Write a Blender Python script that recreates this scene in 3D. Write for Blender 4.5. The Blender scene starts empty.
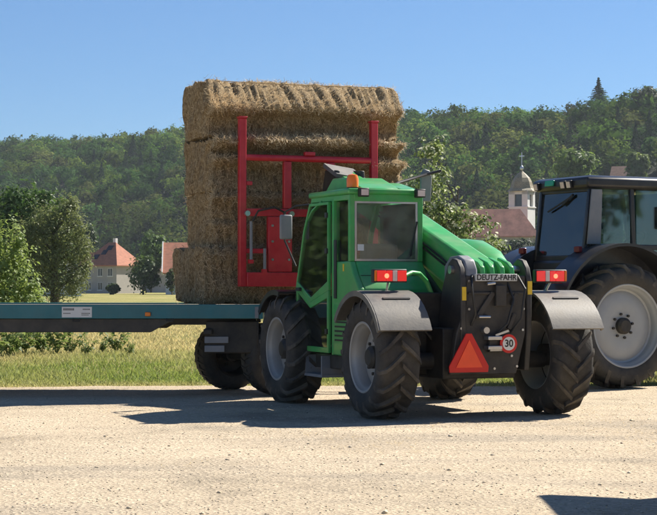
import bpy, math, random
import numpy as np
from mathutils import Vector, Matrix

R = math.radians
rng = np.random.default_rng(7)
random.seed(7)
S = bpy.context.scene
COL = S.collection

# ------------------------------------------------------------------ camera
cam = bpy.data.cameras.new('camera')
cam.sensor_width = 36.0
cam.lens = 36.0 * 1800 / 657
cam.clip_start = 0.1
cam.clip_end = 6000
camo = bpy.data.objects.new('camera', cam)
COL.objects.link(camo)
camo.location = (0, 0, 1.4)
camo.rotation_euler = (R(90) + math.atan(27.5 / 1800), 0, 0)
S.camera = camo

# ------------------------------------------------------------------ sky, sun, exposure
SUN = Vector((0.82, 0.64, 1.0)).normalized()
w = bpy.data.worlds.new('World')
S.world = w
w.use_nodes = True
wn = w.node_tree
sky = wn.nodes.new('ShaderNodeTexSky')
sky.sky_type = 'NISHITA'
sky.sun_disc = False
sky.sun_elevation = math.asin(SUN.z)
sky.sun_rotation = math.atan2(SUN.x, SUN.y)
sky.altitude = 9000
sky.air_density = 3.0
sky.dust_density = 0.0
sky.ozone_density = 8.0
bg = wn.nodes['Background']
bg.inputs['Strength'].default_value = 0.057
wn.links.new(sky.outputs[0], bg.inputs[0])

sl = bpy.data.lights.new('sun', 'SUN')
sl.energy = 5.0
sl.angle = R(0.53)
sl.color = (1.0, 0.93, 0.82)
so = bpy.data.objects.new('sun', sl)
COL.objects.link(so)
so.location = (20, 20, 40)
so.rotation_euler = (-SUN).to_track_quat('-Z', 'Y').to_euler()

vs = S.view_settings
vs.view_transform = 'Standard'
vs.look = 'None'
vs.gamma = 1.0
vs.exposure = 0.95
vs.use_curve_mapping = False
S.render.engine = 'CYCLES'

# ------------------------------------------------------------------ materials
MATS = {}


def pmat(name, col, rough=0.5, metal=0.0, var=0.15, scale=6.0, bump=0.0, bscale=40.0,
         dust=None, damt=0.3, dscale=3.0, emit=None, estr=0.0, coat=0.0, spec=0.5, stretch=None):
    m = bpy.data.materials.new(name)
    m.use_nodes = True
    nt = m.node_tree
    N = nt.nodes
    L = nt.links
    b = N['Principled BSDF']
    b.inputs['Roughness'].default_value = rough
    b.inputs['Metallic'].default_value = metal
    b.inputs['Coat Weight'].default_value = coat
    b.inputs['Specular IOR Level'].default_value = spec
    tc = N.new('ShaderNodeTexCoord')
    src = tc.outputs['Object']
    if stretch:
        mp = N.new('ShaderNodeMapping')
        mp.inputs['Scale'].default_value = stretch
        L.new(src, mp.inputs[0])
        src = mp.outputs[0]
    n1 = N.new('ShaderNodeTexNoise')
    n1.inputs['Scale'].default_value = scale
    n1.inputs['Detail'].default_value = 6
    n1.inputs['Roughness'].default_value = 0.65
    L.new(src, n1.inputs['Vector'])
    rp = N.new('ShaderNodeValToRGB')
    rp.color_ramp.elements[0].position = 0.3
    rp.color_ramp.elements[1].position = 0.7
    rp.color_ramp.elements[0].color = (*[max(0, c * (1 - var)) for c in col], 1)
    rp.color_ramp.elements[1].color = (*[min(1, c * (1 + var)) for c in col], 1)
    L.new(n1.outputs['Fac'], rp.inputs[0])
    out = rp.outputs[0]
    if dust:
        n2 = N.new('ShaderNodeTexNoise')
        n2.inputs['Scale'].default_value = dscale
        n2.inputs['Detail'].default_value = 8
        n2.inputs['Roughness'].default_value = 0.7
        L.new(src, n2.inputs['Vector'])
        mr = N.new('ShaderNodeMapRange')
        mr.inputs['From Min'].default_value = 0.35
        mr.inputs['From Max'].default_value = 0.75
        mr.inputs['To Max'].default_value = damt * 2
        L.new(n2.outputs['Fac'], mr.inputs['Value'])
        mx = N.new('ShaderNodeMix')
        mx.data_type = 'RGBA'
        mx.inputs['B'].default_value = (*dust, 1)
        L.new(mr.outputs[0], mx.inputs['Factor'])
        L.new(out, mx.inputs['A'])
        out = mx.outputs['Result']
        ra = N.new('ShaderNodeMath')
        ra.operation = 'MULTIPLY_ADD'
        ra.inputs[1].default_value = 0.4
        ra.inputs[2].default_value = rough
        ra.use_clamp = True
        L.new(mr.outputs[0], ra.inputs[0])
        L.new(ra.outputs[0], b.inputs['Roughness'])
    L.new(out, b.inputs['Base Color'])
    if bump:
        n3 = N.new('ShaderNodeTexNoise')
        n3.inputs['Scale'].default_value = bscale
        n3.inputs['Detail'].default_value = 5
        L.new(src, n3.inputs['Vector'])
        bp = N.new('ShaderNodeBump')
        bp.inputs['Strength'].default_value = bump
        bp.inputs['Distance'].default_value = 0.02
        L.new(n3.outputs['Fac'], bp.inputs['Height'])
        L.new(bp.outputs[0], b.inputs['Normal'])
    if emit:
        b.inputs['Emission Color'].default_value = (*emit, 1)
        b.inputs['Emission Strength'].default_value = estr
    MATS[name] = m
    return m


def glass_mat(name, tint, gloss=0.18, dcol=(0.35, 0.36, 0.30), d0=0.01, d1=0.10):
    m = bpy.data.materials.new(name)
    m.use_nodes = True
    nt = m.node_tree
    N = nt.nodes
    L = nt.links
    N.remove(N['Principled BSDF'])
    o = N['Material Output']
    tr = N.new('ShaderNodeBsdfTransparent')
    tr.inputs[0].default_value = (*tint, 1)
    gl = N.new('ShaderNodeBsdfGlossy')
    gl.inputs['Roughness'].default_value = 0.03
    gl.inputs[0].default_value = (0.9, 0.95, 0.95, 1)
    df = N.new('ShaderNodeBsdfDiffuse')
    df.inputs[0].default_value = (*dcol, 1)
    tc = N.new('ShaderNodeTexCoord')
    nz = N.new('ShaderNodeTexNoise')
    nz.inputs['Scale'].default_value = 5
    nz.inputs['Detail'].default_value = 7
    L.new(tc.outputs['Object'], nz.inputs['Vector'])
    mr = N.new('ShaderNodeMapRange')
    mr.inputs['From Min'].default_value = 0.35
    mr.inputs['From Max'].default_value = 0.8
    mr.inputs['To Min'].default_value = d0
    mr.inputs['To Max'].default_value = d1
    L.new(nz.outputs['Fac'], mr.inputs['Value'])
    m0 = N.new('ShaderNodeMixShader')
    L.new(mr.outputs[0], m0.inputs[0])
    L.new(tr.outputs[0], m0.inputs[1])
    L.new(df.outputs[0], m0.inputs[2])
    fr = N.new('ShaderNodeFresnel')
    fr.inputs['IOR'].default_value = 1.5
    ad = N.new('ShaderNodeMath')
    ad.inputs[1].default_value = gloss
    L.new(fr.outputs[0], ad.inputs[0])
    m1 = N.new('ShaderNodeMixShader')
    L.new(ad.outputs[0], m1.inputs[0])
    L.new(m0.outputs[0], m1.inputs[1])
    L.new(gl.outputs[0], m1.inputs[2])
    L.new(m1.outputs[0], o.inputs['Surface'])
    MATS[name] = m
    return m


def leaf_mat(name, trans=0.35, rough=0.55):
    m = bpy.data.materials.new(name)
    m.use_nodes = True
    nt = m.node_tree
    N = nt.nodes
    L = nt.links
    b = N['Principled BSDF']
    b.inputs['Roughness'].default_value = rough
    b.inputs['Specular IOR Level'].default_value = 0.35
    at = N.new('ShaderNodeAttribute')
    at.attribute_name = 'tint'
    L.new(at.outputs['Color'], b.inputs['Base Color'])
    hs = N.new('ShaderNodeHueSaturation')
    hs.inputs['Hue'].default_value = 0.485
    hs.inputs['Value'].default_value = 1.5
    hs.inputs['Saturation'].default_value = 1.05
    L.new(at.outputs['Color'], hs.inputs['Color'])
    t = N.new('ShaderNodeBsdfTranslucent')
    L.new(hs.outputs[0], t.inputs[0])
    mx = N.new('ShaderNodeMixShader')
    mx.inputs[0].default_value = trans
    L.new(b.outputs[0], mx.inputs[1])
    L.new(t.outputs[0], mx.inputs[2])
    L.new(mx.outputs[0], N['Material Output'].inputs['Surface'])
    MATS[name] = m
    return m


DUST = (0.34, 0.28, 0.19)
GREEN = pmat('green_paint', (0.030, 0.365, 0.080), 0.32, var=0.14, dust=DUST, damt=0.17, dscale=2.5, coat=0.3)
RED = pmat('red_paint', (0.55, 0.010, 0.024), 0.36, var=0.15, dust=DUST, damt=0.06, coat=0.2)
BLACK = pmat('black_steel', (0.018, 0.018, 0.019), 0.5, var=0.3, dust=DUST, damt=0.09, dscale=4)
DARK = pmat('dark_chassis', (0.012, 0.012, 0.012), 0.6, var=0.3, dust=DUST, damt=0.08, dscale=5)
NAVY = pmat('dark_blue_paint', (0.009, 0.011, 0.017), 0.34, var=0.15, dust=DUST, damt=0.05, coat=0.12)
RUBBER = pmat('tyre_rubber', (0.024, 0.023, 0.022), 0.75, var=0.3, dust=(0.26, 0.22, 0.16), damt=0.11, dscale=5, bump=0.2, bscale=60)
RIM = pmat('rim_grey', (0.36, 0.36, 0.35), 0.42, metal=0.2, var=0.15, dust=(0.20, 0.16, 0.11), damt=0.25)
RIMW = pmat('rim_silver', (0.34, 0.36, 0.38), 0.4, metal=0.1, var=0.08, dust=(0.32, 0.28, 0.2), damt=0.12)
FENDER = pmat('fender_grey', (0.105, 0.102, 0.097), 0.45, var=0.10, dust=DUST, damt=0.2, bump=0.05)
STEEL = pmat('bare_steel', (0.55, 0.55, 0.54), 0.28, metal=0.9, var=0.15)
GREYP = pmat('grey_plastic', (0.19, 0.205, 0.23), 0.5, var=0.1, dust=DUST, damt=0.12)
WHITE = pmat('white_print', (0.75, 0.75, 0.72), 0.5, var=0.05, dust=DUST, damt=0.08)
STRIP = pmat('name_strip_grey', (0.55, 0.56, 0.55), 0.5, var=0.06)
INK = pmat('black_print', (0.015, 0.015, 0.015), 0.5, var=0.1)
TEAL = pmat('teal_paint', (0.003, 0.155, 0.185), 0.42, var=0.14, dust=DUST, damt=0.08, dscale=2, scale=3)
SEATF = pmat('seat_fabric', (0.03, 0.03, 0.032), 0.85, var=0.2)
PINK = pmat('cab_lining', (0.30, 0.24, 0.22), 0.8, var=0.2)
ORANGE = pmat('orange_lens', (0.85, 0.20, 0.01), 0.15, var=0.1)
REDL = pmat('red_lens', (0.62, 0.012, 0.012), 0.12, var=0.1, emit=(1, 0.03, 0.03), estr=0.25, coat=0.6)
REDLIT = pmat('red_lens_lit', (0.8, 0.05, 0.03), 0.12, var=0.05, emit=(1, 0.12, 0.06), estr=2.2)
REDD = pmat('dark_red_lens', (0.16, 0.008, 0.008), 0.25, var=0.1)
LUGM = pmat('tyre_lug_dusty', (0.036, 0.033, 0.029), 0.8, var=0.3, dust=(0.34, 0.28, 0.20), damt=0.18, dscale=6, bump=0.2, bscale=60)
WLENS = pmat('clear_lens', (0.72, 0.60, 0.56), 0.1, var=0.1, coat=0.6)
TRI = pmat('triangle_orange_red', (0.95, 0.09, 0.025), 0.35, var=0.08)
TRIB = pmat('triangle_border_red', (0.60, 0.015, 0.012), 0.25, var=0.08)
YEL = pmat('yellow_reflector', (0.75, 0.50, 0.03), 0.3, var=0.1)
LGREEN = pmat('green_tinted_lens', (0.03, 0.35, 0.2), 0.2, var=0.1)
GLASS = glass_mat('cab_glass', (0.70, 0.80, 0.74), 0.03)
GLASSR = glass_mat('rear_cab_glass', (0.86, 0.93, 0.88), 0.03, (0.40, 0.47, 0.43), 0.04, 0.24)  # pale green film in the glass stands in for the pane's brightness
GLASSB = glass_mat('tractor_glass', (0.50, 0.62, 0.64), 0.05)
STRAW = None


def straw_mat(name, c0, c1, c2):
    m = bpy.data.materials.new(name)
    m.use_nodes = True
    nt = m.node_tree
    N = nt.nodes
    L = nt.links
    b = N['Principled BSDF']
    b.inputs['Roughness'].default_value = 0.8
    b.inputs['Specular IOR Level'].default_value = 0.25
    tc = N.new('ShaderNodeTexCoord')
    mp = N.new('ShaderNodeMapping')
    mp.inputs['Scale'].default_value = (14, 14, 5)
    mp.inputs['Rotation'].default_value = (0.2, 0.5, 0.3)
    L.new(tc.outputs['Object'], mp.inputs[0])
    n = N.new('ShaderNodeTexNoise')
    n.inputs['Scale'].default_value = 4
    n.inputs['Detail'].default_value = 9
    n.inputs['Roughness'].default_value = 0.8
    L.new(mp.outputs[0], n.inputs['Vector'])
    rp = N.new('ShaderNodeValToRGB')
    e = rp.color_ramp.elements
    e[0].position = 0.38
    e[0].color = (*c0, 1)
    e[1].position = 0.64
    e[1].color = (*c2, 1)
    k = e.new(0.5)
    k.color = (*c1, 1)
    L.new(n.outputs['Fac'], rp.inputs[0])
    L.new(rp.outputs[0], b.inputs['Base Color'])
    bp = N.new('ShaderNodeBump')
    bp.inputs['Strength'].default_value = 0.9
    bp.inputs['Distance'].default_value = 0.03
    L.new(n.outputs['Fac'], bp.inputs['Height'])
    L.new(bp.outputs[0], b.inputs['Normal'])
    return m


STRAW = straw_mat('bale_straw', (0.13, 0.082, 0.040), (0.36, 0.255, 0.13), (0.66, 0.51, 0.30))
TWINE = pmat('twine', (0.42, 0.30, 0.16), 0.8)
STRAND = leaf_mat('straw_strand', 0.25, 0.6)
LEAF = leaf_mat('leaf', 0.42)
FOREST = leaf_mat('forest_leaf', 0.34, 0.95)
FOREST.node_tree.nodes['Principled BSDF'].inputs['Specular IOR Level'].default_value = 0.05
BLADE = leaf_mat('grass_blade', 0.4, 0.7)
BARK = pmat('bark', (0.09, 0.07, 0.05), 0.9, var=0.35, scale=10, bump=0.4, bscale=25)


# ------------------------------------------------------------------ helpers
def setp(o, label=None, cat=None, group=None, kind=None):
    if label:
        o['label'] = label
    if cat:
        o['category'] = cat
    if group:
        o['group'] = group
    if kind:
        o['kind'] = kind
    return o


def empty(name, loc=(0, 0, 0), rz=0.0):
    o = bpy.data.objects.new(name, None)
    o.empty_display_size = 0.3
    COL.objects.link(o)
    o.location = loc
    o.rotation_euler = (0, 0, rz)
    return o


class MB:
    def __init__(s):
        s.v = []
        s.f = []
        s.m = []

    def add(s, vs_, fs, mi=0):
        o = len(s.v)
        s.v += [tuple(p) for p in vs_]
        s.f += [tuple(i + o for i in f) for f in fs]
        s.m += [mi] * len(fs)
        return s

    def box(s, c, d, rot=None, mi=0):
        x, y, z = d[0] / 2, d[1] / 2, d[2] / 2
        p = [Vector((a, b, e)) for a in (-x, x) for b in (-y, y) for e in (-z, z)]
        if rot:
            M = Matrix.Rotation(rot[2], 3, 'Z') @ Matrix.Rotation(rot[1], 3, 'Y') @ Matrix.Rotation(rot[0], 3, 'X')
            p = [M @ q for q in p]
        p = [(q[0] + c[0], q[1] + c[1], q[2] + c[2]) for q in p]
        return s.add(p, [(0, 1, 3, 2), (4, 6, 7, 5), (0, 4, 5, 1), (2, 3, 7, 6), (0, 2, 6, 4), (1, 5, 7, 3)], mi)

    def bx(s, x0, x1, y0, y1, z0, z1, mi=0):
        return s.box(((x0 + x1) / 2, (y0 + y1) / 2, (z0 + z1) / 2), (abs(x1 - x0), abs(y1 - y0), abs(z1 - z0)), None, mi)

    def beam(s, a, b, wx, wz, up=(0, 0, 1), mi=0):
        a = Vector(a)
        b = Vector(b)
        d = (b - a).normalized()
        u = Vector(up)
        if abs(d.dot(u)) > 0.98:
            u = Vector((1, 0, 0))
        sx = d.cross(u).normalized() * wx / 2
        sz = sx.cross(d).normalized() * wz / 2
        p = [a - sx - sz, a + sx - sz, a + sx + sz, a - sx + sz, b - sx - sz, b + sx - sz, b + sx + sz, b - sx + sz]
        return s.add(p, [(0, 1, 2, 3), (7, 6, 5, 4), (0, 4, 5, 1), (1, 5, 6, 2), (2, 6, 7, 3), (3, 7, 4, 0)], mi)

    def prism(s, poly, axis, a, b, mi=0):
        def P(q, c):
            if axis == 'x':
                return (c, q[0], q[1])
            if axis == 'y':
                return (q[0], c, q[1])
            return (q[0], q[1], c)
        n = len(poly)
        vs_ = [P(q, a) for q in poly] + [P(q, b) for q in poly]
        fs = [tuple(range(n))[::-1], tuple(range(n, 2 * n))]
        fs += [(i, (i + 1) % n, n + (i + 1) % n, n + i) for i in range(n)]
        return s.add(vs_, fs, mi)

    def ring(s, outer, inner, axis, a, b, mi=0):
        def P(q, c):
            if axis == 'x':
                return (c, q[0], q[1])
            if axis == 'y':
                return (q[0], c, q[1])
            return (q[0], q[1], c)
        n = len(outer)
        vs_ = [P(q, a) for q in outer] + [P(q, a) for q in inner] + [P(q, b) for q in outer] + [P(q, b) for q in inner]
        fs = []
        for i in range(n):
            j = (i + 1) % n
            fs += [(i, j, n + j, n + i), (2 * n + i, 3 * n + i, 3 * n + j, 2 * n + j),
                   (i, 2 * n + i, 2 * n + j, j), (n + i, n + j, 3 * n + j, 3 * n + i)]
        return s.add(vs_, fs, mi)

    def tube(s, pts, r, n=8, mi=0, cap=True):
        pts = [Vector(p) for p in pts]
        rs = r if isinstance(r, (list, tuple)) else [r] * len(pts)
        vs_ = []
        fs = []
        prev = None
        for i, p in enumerate(pts):
            if i == 0:
                d = pts[1] - p
            elif i == len(pts) - 1:
                d = p - pts[i - 1]
            else:
                d = pts[i + 1] - pts[i - 1]
            d.normalize()
            if prev is None:
                u = Vector((0, 0, 1)) if abs(d.z) < 0.9 else Vector((1, 0, 0))
                a = d.cross(u).normalized()
            else:
                a = (prev - d * prev.dot(d)).normalized()
            prev = a
            b = d.cross(a)
            for k in range(n):
                t = 2 * math.pi * k / n
                vs_.append(p + (a * math.cos(t) + b * math.sin(t)) * rs[i])
        for i in range(len(pts) - 1):
            for k in range(n):
                fs.append((i * n + k, i * n + (k + 1) % n, (i + 1) * n + (k + 1) % n, (i + 1) * n + k))
        if cap:
            fs.append(tuple(range(n))[::-1])
            fs.append(tuple(range((len(pts) - 1) * n, len(pts) * n)))
        return s.add(vs_, fs, mi)

    def lathe(s, prof, axis='x', c=(0, 0, 0), n=32, mi=0, t0=0.0, t1=2 * math.pi):
        """prof: list of (radius, height along the axis)"""
        full = abs(t1 - t0 - 2 * math.pi) < 1e-6
        m = n if full else n + 1
        vs_ = []
        for (r, h) in prof:
            for k in range(m):
                t = t0 + (t1 - t0) * k / n
                a, b = r * math.cos(t), r * math.sin(t)
                if axis == 'x':
                    q = (h, a, b)
                elif axis == 'y':
                    q = (a, h, b)
                else:
                    q = (a, b, h)
                vs_.append((q[0] + c[0], q[1] + c[1], q[2] + c[2]))
        fs = []
        for i in range(len(prof) - 1):
            for k in range(n):
                k2 = (k + 1) % m
                fs.append((i * m + k, i * m + k2, (i + 1) * m + k2, (i + 1) * m + k))
        return s.add(vs_, fs, mi)

    def build(s, name, mat, parent=None, smooth=False, bevel=0.0, seg=2, loc=None):
        me = bpy.data.meshes.new(name)
        me.from_pydata([tuple(p) for p in s.v], [], s.f)
        mats = mat if isinstance(mat, (list, tuple)) else [mat]
        for q in mats:
            me.materials.append(q)
        if len(mats) > 1:
            me.polygons.foreach_set('material_index', s.m)
        import bmesh
        bm = bmesh.new()
        bm.from_mesh(me)
        bmesh.ops.recalc_face_normals(bm, faces=bm.faces)
        bm.to_mesh(me)
        bm.free()
        if smooth or bevel:
            me.shade_smooth()
            me.set_sharp_from_angle(angle=R(38))
        me.update()
        o = bpy.data.objects.new(name, me)
        COL.objects.link(o)
        if loc is not None:
            o.location = loc
        if parent is not None:
            o.parent = parent
        if bevel:
            bv = o.modifiers.new('bevel', 'BEVEL')
            bv.width = bevel
            bv.segments = seg
            bv.limit_method = 'ANGLE'
            bv.angle_limit = R(35)
            bv.harden_normals = False
        return o


def np_mesh(name, V, F, mat, tint=None, parent=None, smooth=False, nrm=None):
    V = np.asarray(V, dtype=np.float32)
    F = np.asarray(F, dtype=np.int32)
    me = bpy.data.meshes.new(name)
    k = F.shape[1]
    me.vertices.add(len(V))
    me.vertices.foreach_set('co', V.ravel())
    me.loops.add(F.size)
    me.loops.foreach_set('vertex_index', F.ravel())
    me.polygons.add(len(F))
    me.polygons.foreach_set('loop_start', np.arange(0, F.size, k, dtype=np.int32))
    me.polygons.foreach_set('loop_total', np.full(len(F), k, dtype=np.int32))
    me.materials.append(mat)
    if tint is not None:
        a = me.color_attributes.new('tint', 'FLOAT_COLOR', 'POINT')
        T4 = np.ones((len(V), 4), dtype=np.float32)
        T4[:, :3] = tint
        a.data.foreach_set('color', T4.ravel())
    me.update(calc_edges=True)
    me.validate()
    if smooth:
        me.shade_smooth()
    if nrm is not None:
        me.shade_smooth()
        nrm = nrm / (np.linalg.norm(nrm, axis=1, keepdims=True) + 1e-9)
        me.normals_split_custom_set_from_vertices(nrm.astype(np.float32))
    o = bpy.data.objects.new(name, me)
    COL.objects.link(o)
    if parent is not None:
        o.parent = parent
    return o


def text_mesh(s, size, name, mat, parent, loc, rot, depth=0.002, sx=1.0):
    cu = bpy.data.curves.new(name, 'FONT')
    cu.body = s
    cu.size = size
    cu.extrude = depth
    cu.offset = size * 0.02
    cu.align_x = 'CENTER'
    cu.align_y = 'CENTER'
    t = bpy.data.objects.new(name + '_curve', cu)
    COL.objects.link(t)
    bpy.context.view_layer.update()
    dg = bpy.context.evaluated_depsgraph_get()
    me = bpy.data.meshes.new_from_object(t.evaluated_get(dg))
    bpy.data.objects.remove(t)
    bpy.data.curves.remove(cu)
    me.materials.clear()
    me.materials.append(mat)
    o = bpy.data.objects.new(name, me)
    COL.objects.link(o)
    o.parent = parent
    o.location = loc
    o.rotation_euler = rot
    o.scale = (sx, 1, 1)
    return o


def unit(n, g=rng):
    d = g.normal(size=(n, 3))
    return d / np.linalg.norm(d, axis=1, keepdims=True)


def leaf_quads(C, size, Nrm, aspect=0.55, g=rng):
    """one rhombus leaf per centre"""
    n = len(C)
    Nrm = Nrm / (np.linalg.norm(Nrm, axis=1, keepdims=True) + 1e-9)
    a = np.cross(Nrm, unit(n, g))
    a /= np.linalg.norm(a, axis=1, keepdims=True) + 1e-9
    b = np.cross(Nrm, a)
    s = np.asarray(size).reshape(-1, 1) * np.ones((n, 1))
    lift = Nrm * s * 0.18
    V = np.stack([C - a * s, C + b * s * aspect - a * s * 0.1 + lift, C + a * s, C - b * s * aspect - a * s * 0.1 + lift], 1).reshape(-1, 3)
    F = np.arange(4 * n, dtype=np.int32).reshape(n, 4)
    return V, F


def crown_cloud(lobes, clumps, per, leaf, g, shell=0.6, crs=0.2, colors=((0.05, 0.09, 0.02), (0.09, 0.14, 0.03)), flower=None, fl=0.0, squash=0.8, aspect=0.55):
    lob = np.array(lobes, dtype=float)
    vol = lob[:, 3] * lob[:, 4] * lob[:, 5]
    li = g.choice(len(lob), size=clumps, p=(vol ** 0.75) / (vol ** 0.75).sum())
    d = unit(clumps, g)
    r = shell + (1 - shell) * g.random(clumps) ** 0.7
    r *= 0.86 + 0.28 * g.random(clumps)
    cc = lob[li, :3] + d * r[:, None] * lob[li, 3:]
    cr = crs * lob[li, 3:].mean(axis=1) * (0.6 + 0.8 * g.random(clumps))
    ids = np.repeat(np.arange(clumps), per)
    off = g.normal(size=(len(ids), 3)) * 0.55
    off[:, 2] *= squash
    P = cc[ids] + off * cr[ids][:, None]
    nr = off * 0.8 + d[ids] * 0.6 + unit(len(ids), g) * 0.7 + np.array([0, 0, 0.45])
    sz = leaf * (0.6 + 0.8 * g.random(len(ids)))
    V, F = leaf_quads(P, sz, nr, aspect, g)
    soft = off * 0.55 + d[ids] * 0.9 + unit(len(ids), g) * 0.35 + np.array([0, 0, 0.25])
    c0, c1 = np.array(colors[0]), np.array(colors[1])
    ct = g.random(clumps)[ids] * 0.6 + g.random(len(ids)) * 0.4
    T = c0 + (c1 - c0) * ct[:, None]
    if flower is not None:
        fm = g.random(len(ids)) < fl * (0.3 + 1.4 * (g.random(clumps)[ids]))
        T[fm] = np.array(flower) * (0.85 + 0.3 * g.random((fm.sum(), 1)))
    return V, F, np.repeat(T, 4, axis=0), np.repeat(soft, 4, axis=0)


def make_tree(name, label, cat, loc, lobes, clumps, per, leaf, colors, seed, trunk_r=0.15, trunk_h=None, group=None, limbs=True, **kw):
    g = np.random.default_rng(seed)
    root = empty(name, loc)
    V, F, T, NR = crown_cloud(lobes, clumps, per, leaf, g, colors=colors, **kw)
    np_mesh('crown', V, F, LEAF, T, root)
    m = MB()
    top = max(l[2] for l in lobes)
    cx = sum(l[0] for l in lobes) / len(lobes)
    cy = sum(l[1] for l in lobes) / len(lobes)
    th = trunk_h or top * 0.8
    m.tube([(0, 0, -0.1), (cx * 0.1, cy * 0.1, th * 0.3), (cx * 0.4, cy * 0.4, th * 0.65), (cx * 0.7, cy * 0.7, th)],
           [trunk_r * 1.25, trunk_r, trunk_r * 0.75, trunk_r * 0.35], 8)
    if limbs:
        for l in lobes:
            z0 = min(th * 0.9, max(th * 0.25, l[2] - l[5] * 0.9))
            k = z0 / th
            m.tube([(cx * 0.6 * k, cy * 0.6 * k, z0), ((l[0] + cx * 0.5) / 2, (l[1] + cy * 0.5) / 2, (z0 + l[2]) / 2 + 0.05 * l[5]), (l[0], l[1], l[2] + l[5] * 0.4)],
                   [trunk_r * 0.5, trunk_r * 0.35, trunk_r * 0.12], 6)
    m.build('trunk', BARK, root, smooth=True)
    setp(root, label, cat, group)
    return root


# value noise in numpy
_NT = np.random.default_rng(3).random((256, 256))


def vnoise(x, y):
    xi = np.floor(x).astype(int)
    yi = np.floor(y).astype(int)
    fx = x - xi
    fy = y - yi
    fx = fx * fx * (3 - 2 * fx)
    fy = fy * fy * (3 - 2 * fy)
    a = _NT[xi % 256, yi % 256]
    b = _NT[(xi + 1) % 256, yi % 256]
    c = _NT[xi % 256, (yi + 1) % 256]
    d = _NT[(xi + 1) % 256, (yi + 1) % 256]
    return (a * (1 - fx) + b * fx) * (1 - fy) + (c * (1 - fx) + d * fx) * fy


def fbm(x, y, o=4):
    t = 0
    a = 0.5
    for i in range(o):
        t = t + a * vnoise(x * 2 ** i + 17.3 * i, y * 2 ** i + 5.1 * i)
        a *= 0.5
    return t


def grid_faces(nx, ny):
    i = np.arange(nx * ny).reshape(nx, ny)
    return np.stack([i[:-1, :-1], i[1:, :-1], i[1:, 1:], i[:-1, 1:]], -1).reshape(-1, 4)


def px2w(px, Y):
    return (px - 328.5) / 1800 * Y


# ------------------------------------------------------------------ ground
def meadow_material():
    m = bpy.data.materials.new('meadow')
    m.use_nodes = True
    nt = m.node_tree
    N = nt.nodes
    L = nt.links
    b = N['Principled BSDF']
    b.inputs['Roughness'].default_value = 0.95
    b.inputs['Specular IOR Level'].default_value = 0.1
    tc = N.new('ShaderNodeTexCoord')
    n = N.new('ShaderNodeTexNoise')
    n.inputs['Scale'].default_value = 0.12
    n.inputs['Detail'].default_value = 8
    n.inputs['Roughness'].default_value = 0.7
    L.new(tc.outputs['Object'], n.inputs['Vector'])
    rp = N.new('ShaderNodeValToRGB')
    e = rp.color_ramp.elements
    e[0].position = 0.36
    e[0].color = (0.15, 0.20, 0.045, 1)
    e[1].position = 0.60
    e[1].color = (0.36, 0.31, 0.13, 1)
    k = e.new(0.46)
    k.color = (0.28, 0.26, 0.09, 1)
    L.new(n.outputs['Fac'], rp.inputs[0])
    n2 = N.new('ShaderNodeTexNoise')
    n2.inputs['Scale'].default_value = 6
    n2.inputs['Detail'].default_value = 8
    n2.inputs['Roughness'].default_value = 0.8
    L.new(tc.outputs['Object'], n2.inputs['Vector'])
    mx = N.new('ShaderNodeMix')
    mx.data_type = 'RGBA'
    mx.blend_type = 'OVERLAY'
    mx.inputs['Factor'].default_value = 0.5
    L.new(rp.outputs[0], mx.inputs['A'])
    L.new(n2.outputs['Fac'], mx.inputs['B'])
    L.new(mx.outputs['Result'], b.inputs['Base Color'])
    bp = N.new('ShaderNodeBump')
    bp.inputs['Strength'].default_value = 0.8
    bp.inputs['Distance'].default_value = 0.1
    L.new(n2.outputs['Fac'], bp.inputs['Height'])
    L.new(bp.outputs[0], b.inputs['Normal'])
    return m


gx = np.linspace(-1200, 1200, 49)
gy = np.linspace(-200, 1500, 35)
GX, GY = np.meshgrid(gx, gy, indexing='ij')
V = np.stack([GX, GY, np.zeros_like(GX)], -1).reshape(-1, 3)
setp(np_mesh('ground', V, grid_faces(49, 35), meadow_material()), 'dry yellow and green meadow reaching to the wooded hill', 'meadow', kind='structure')


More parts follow.
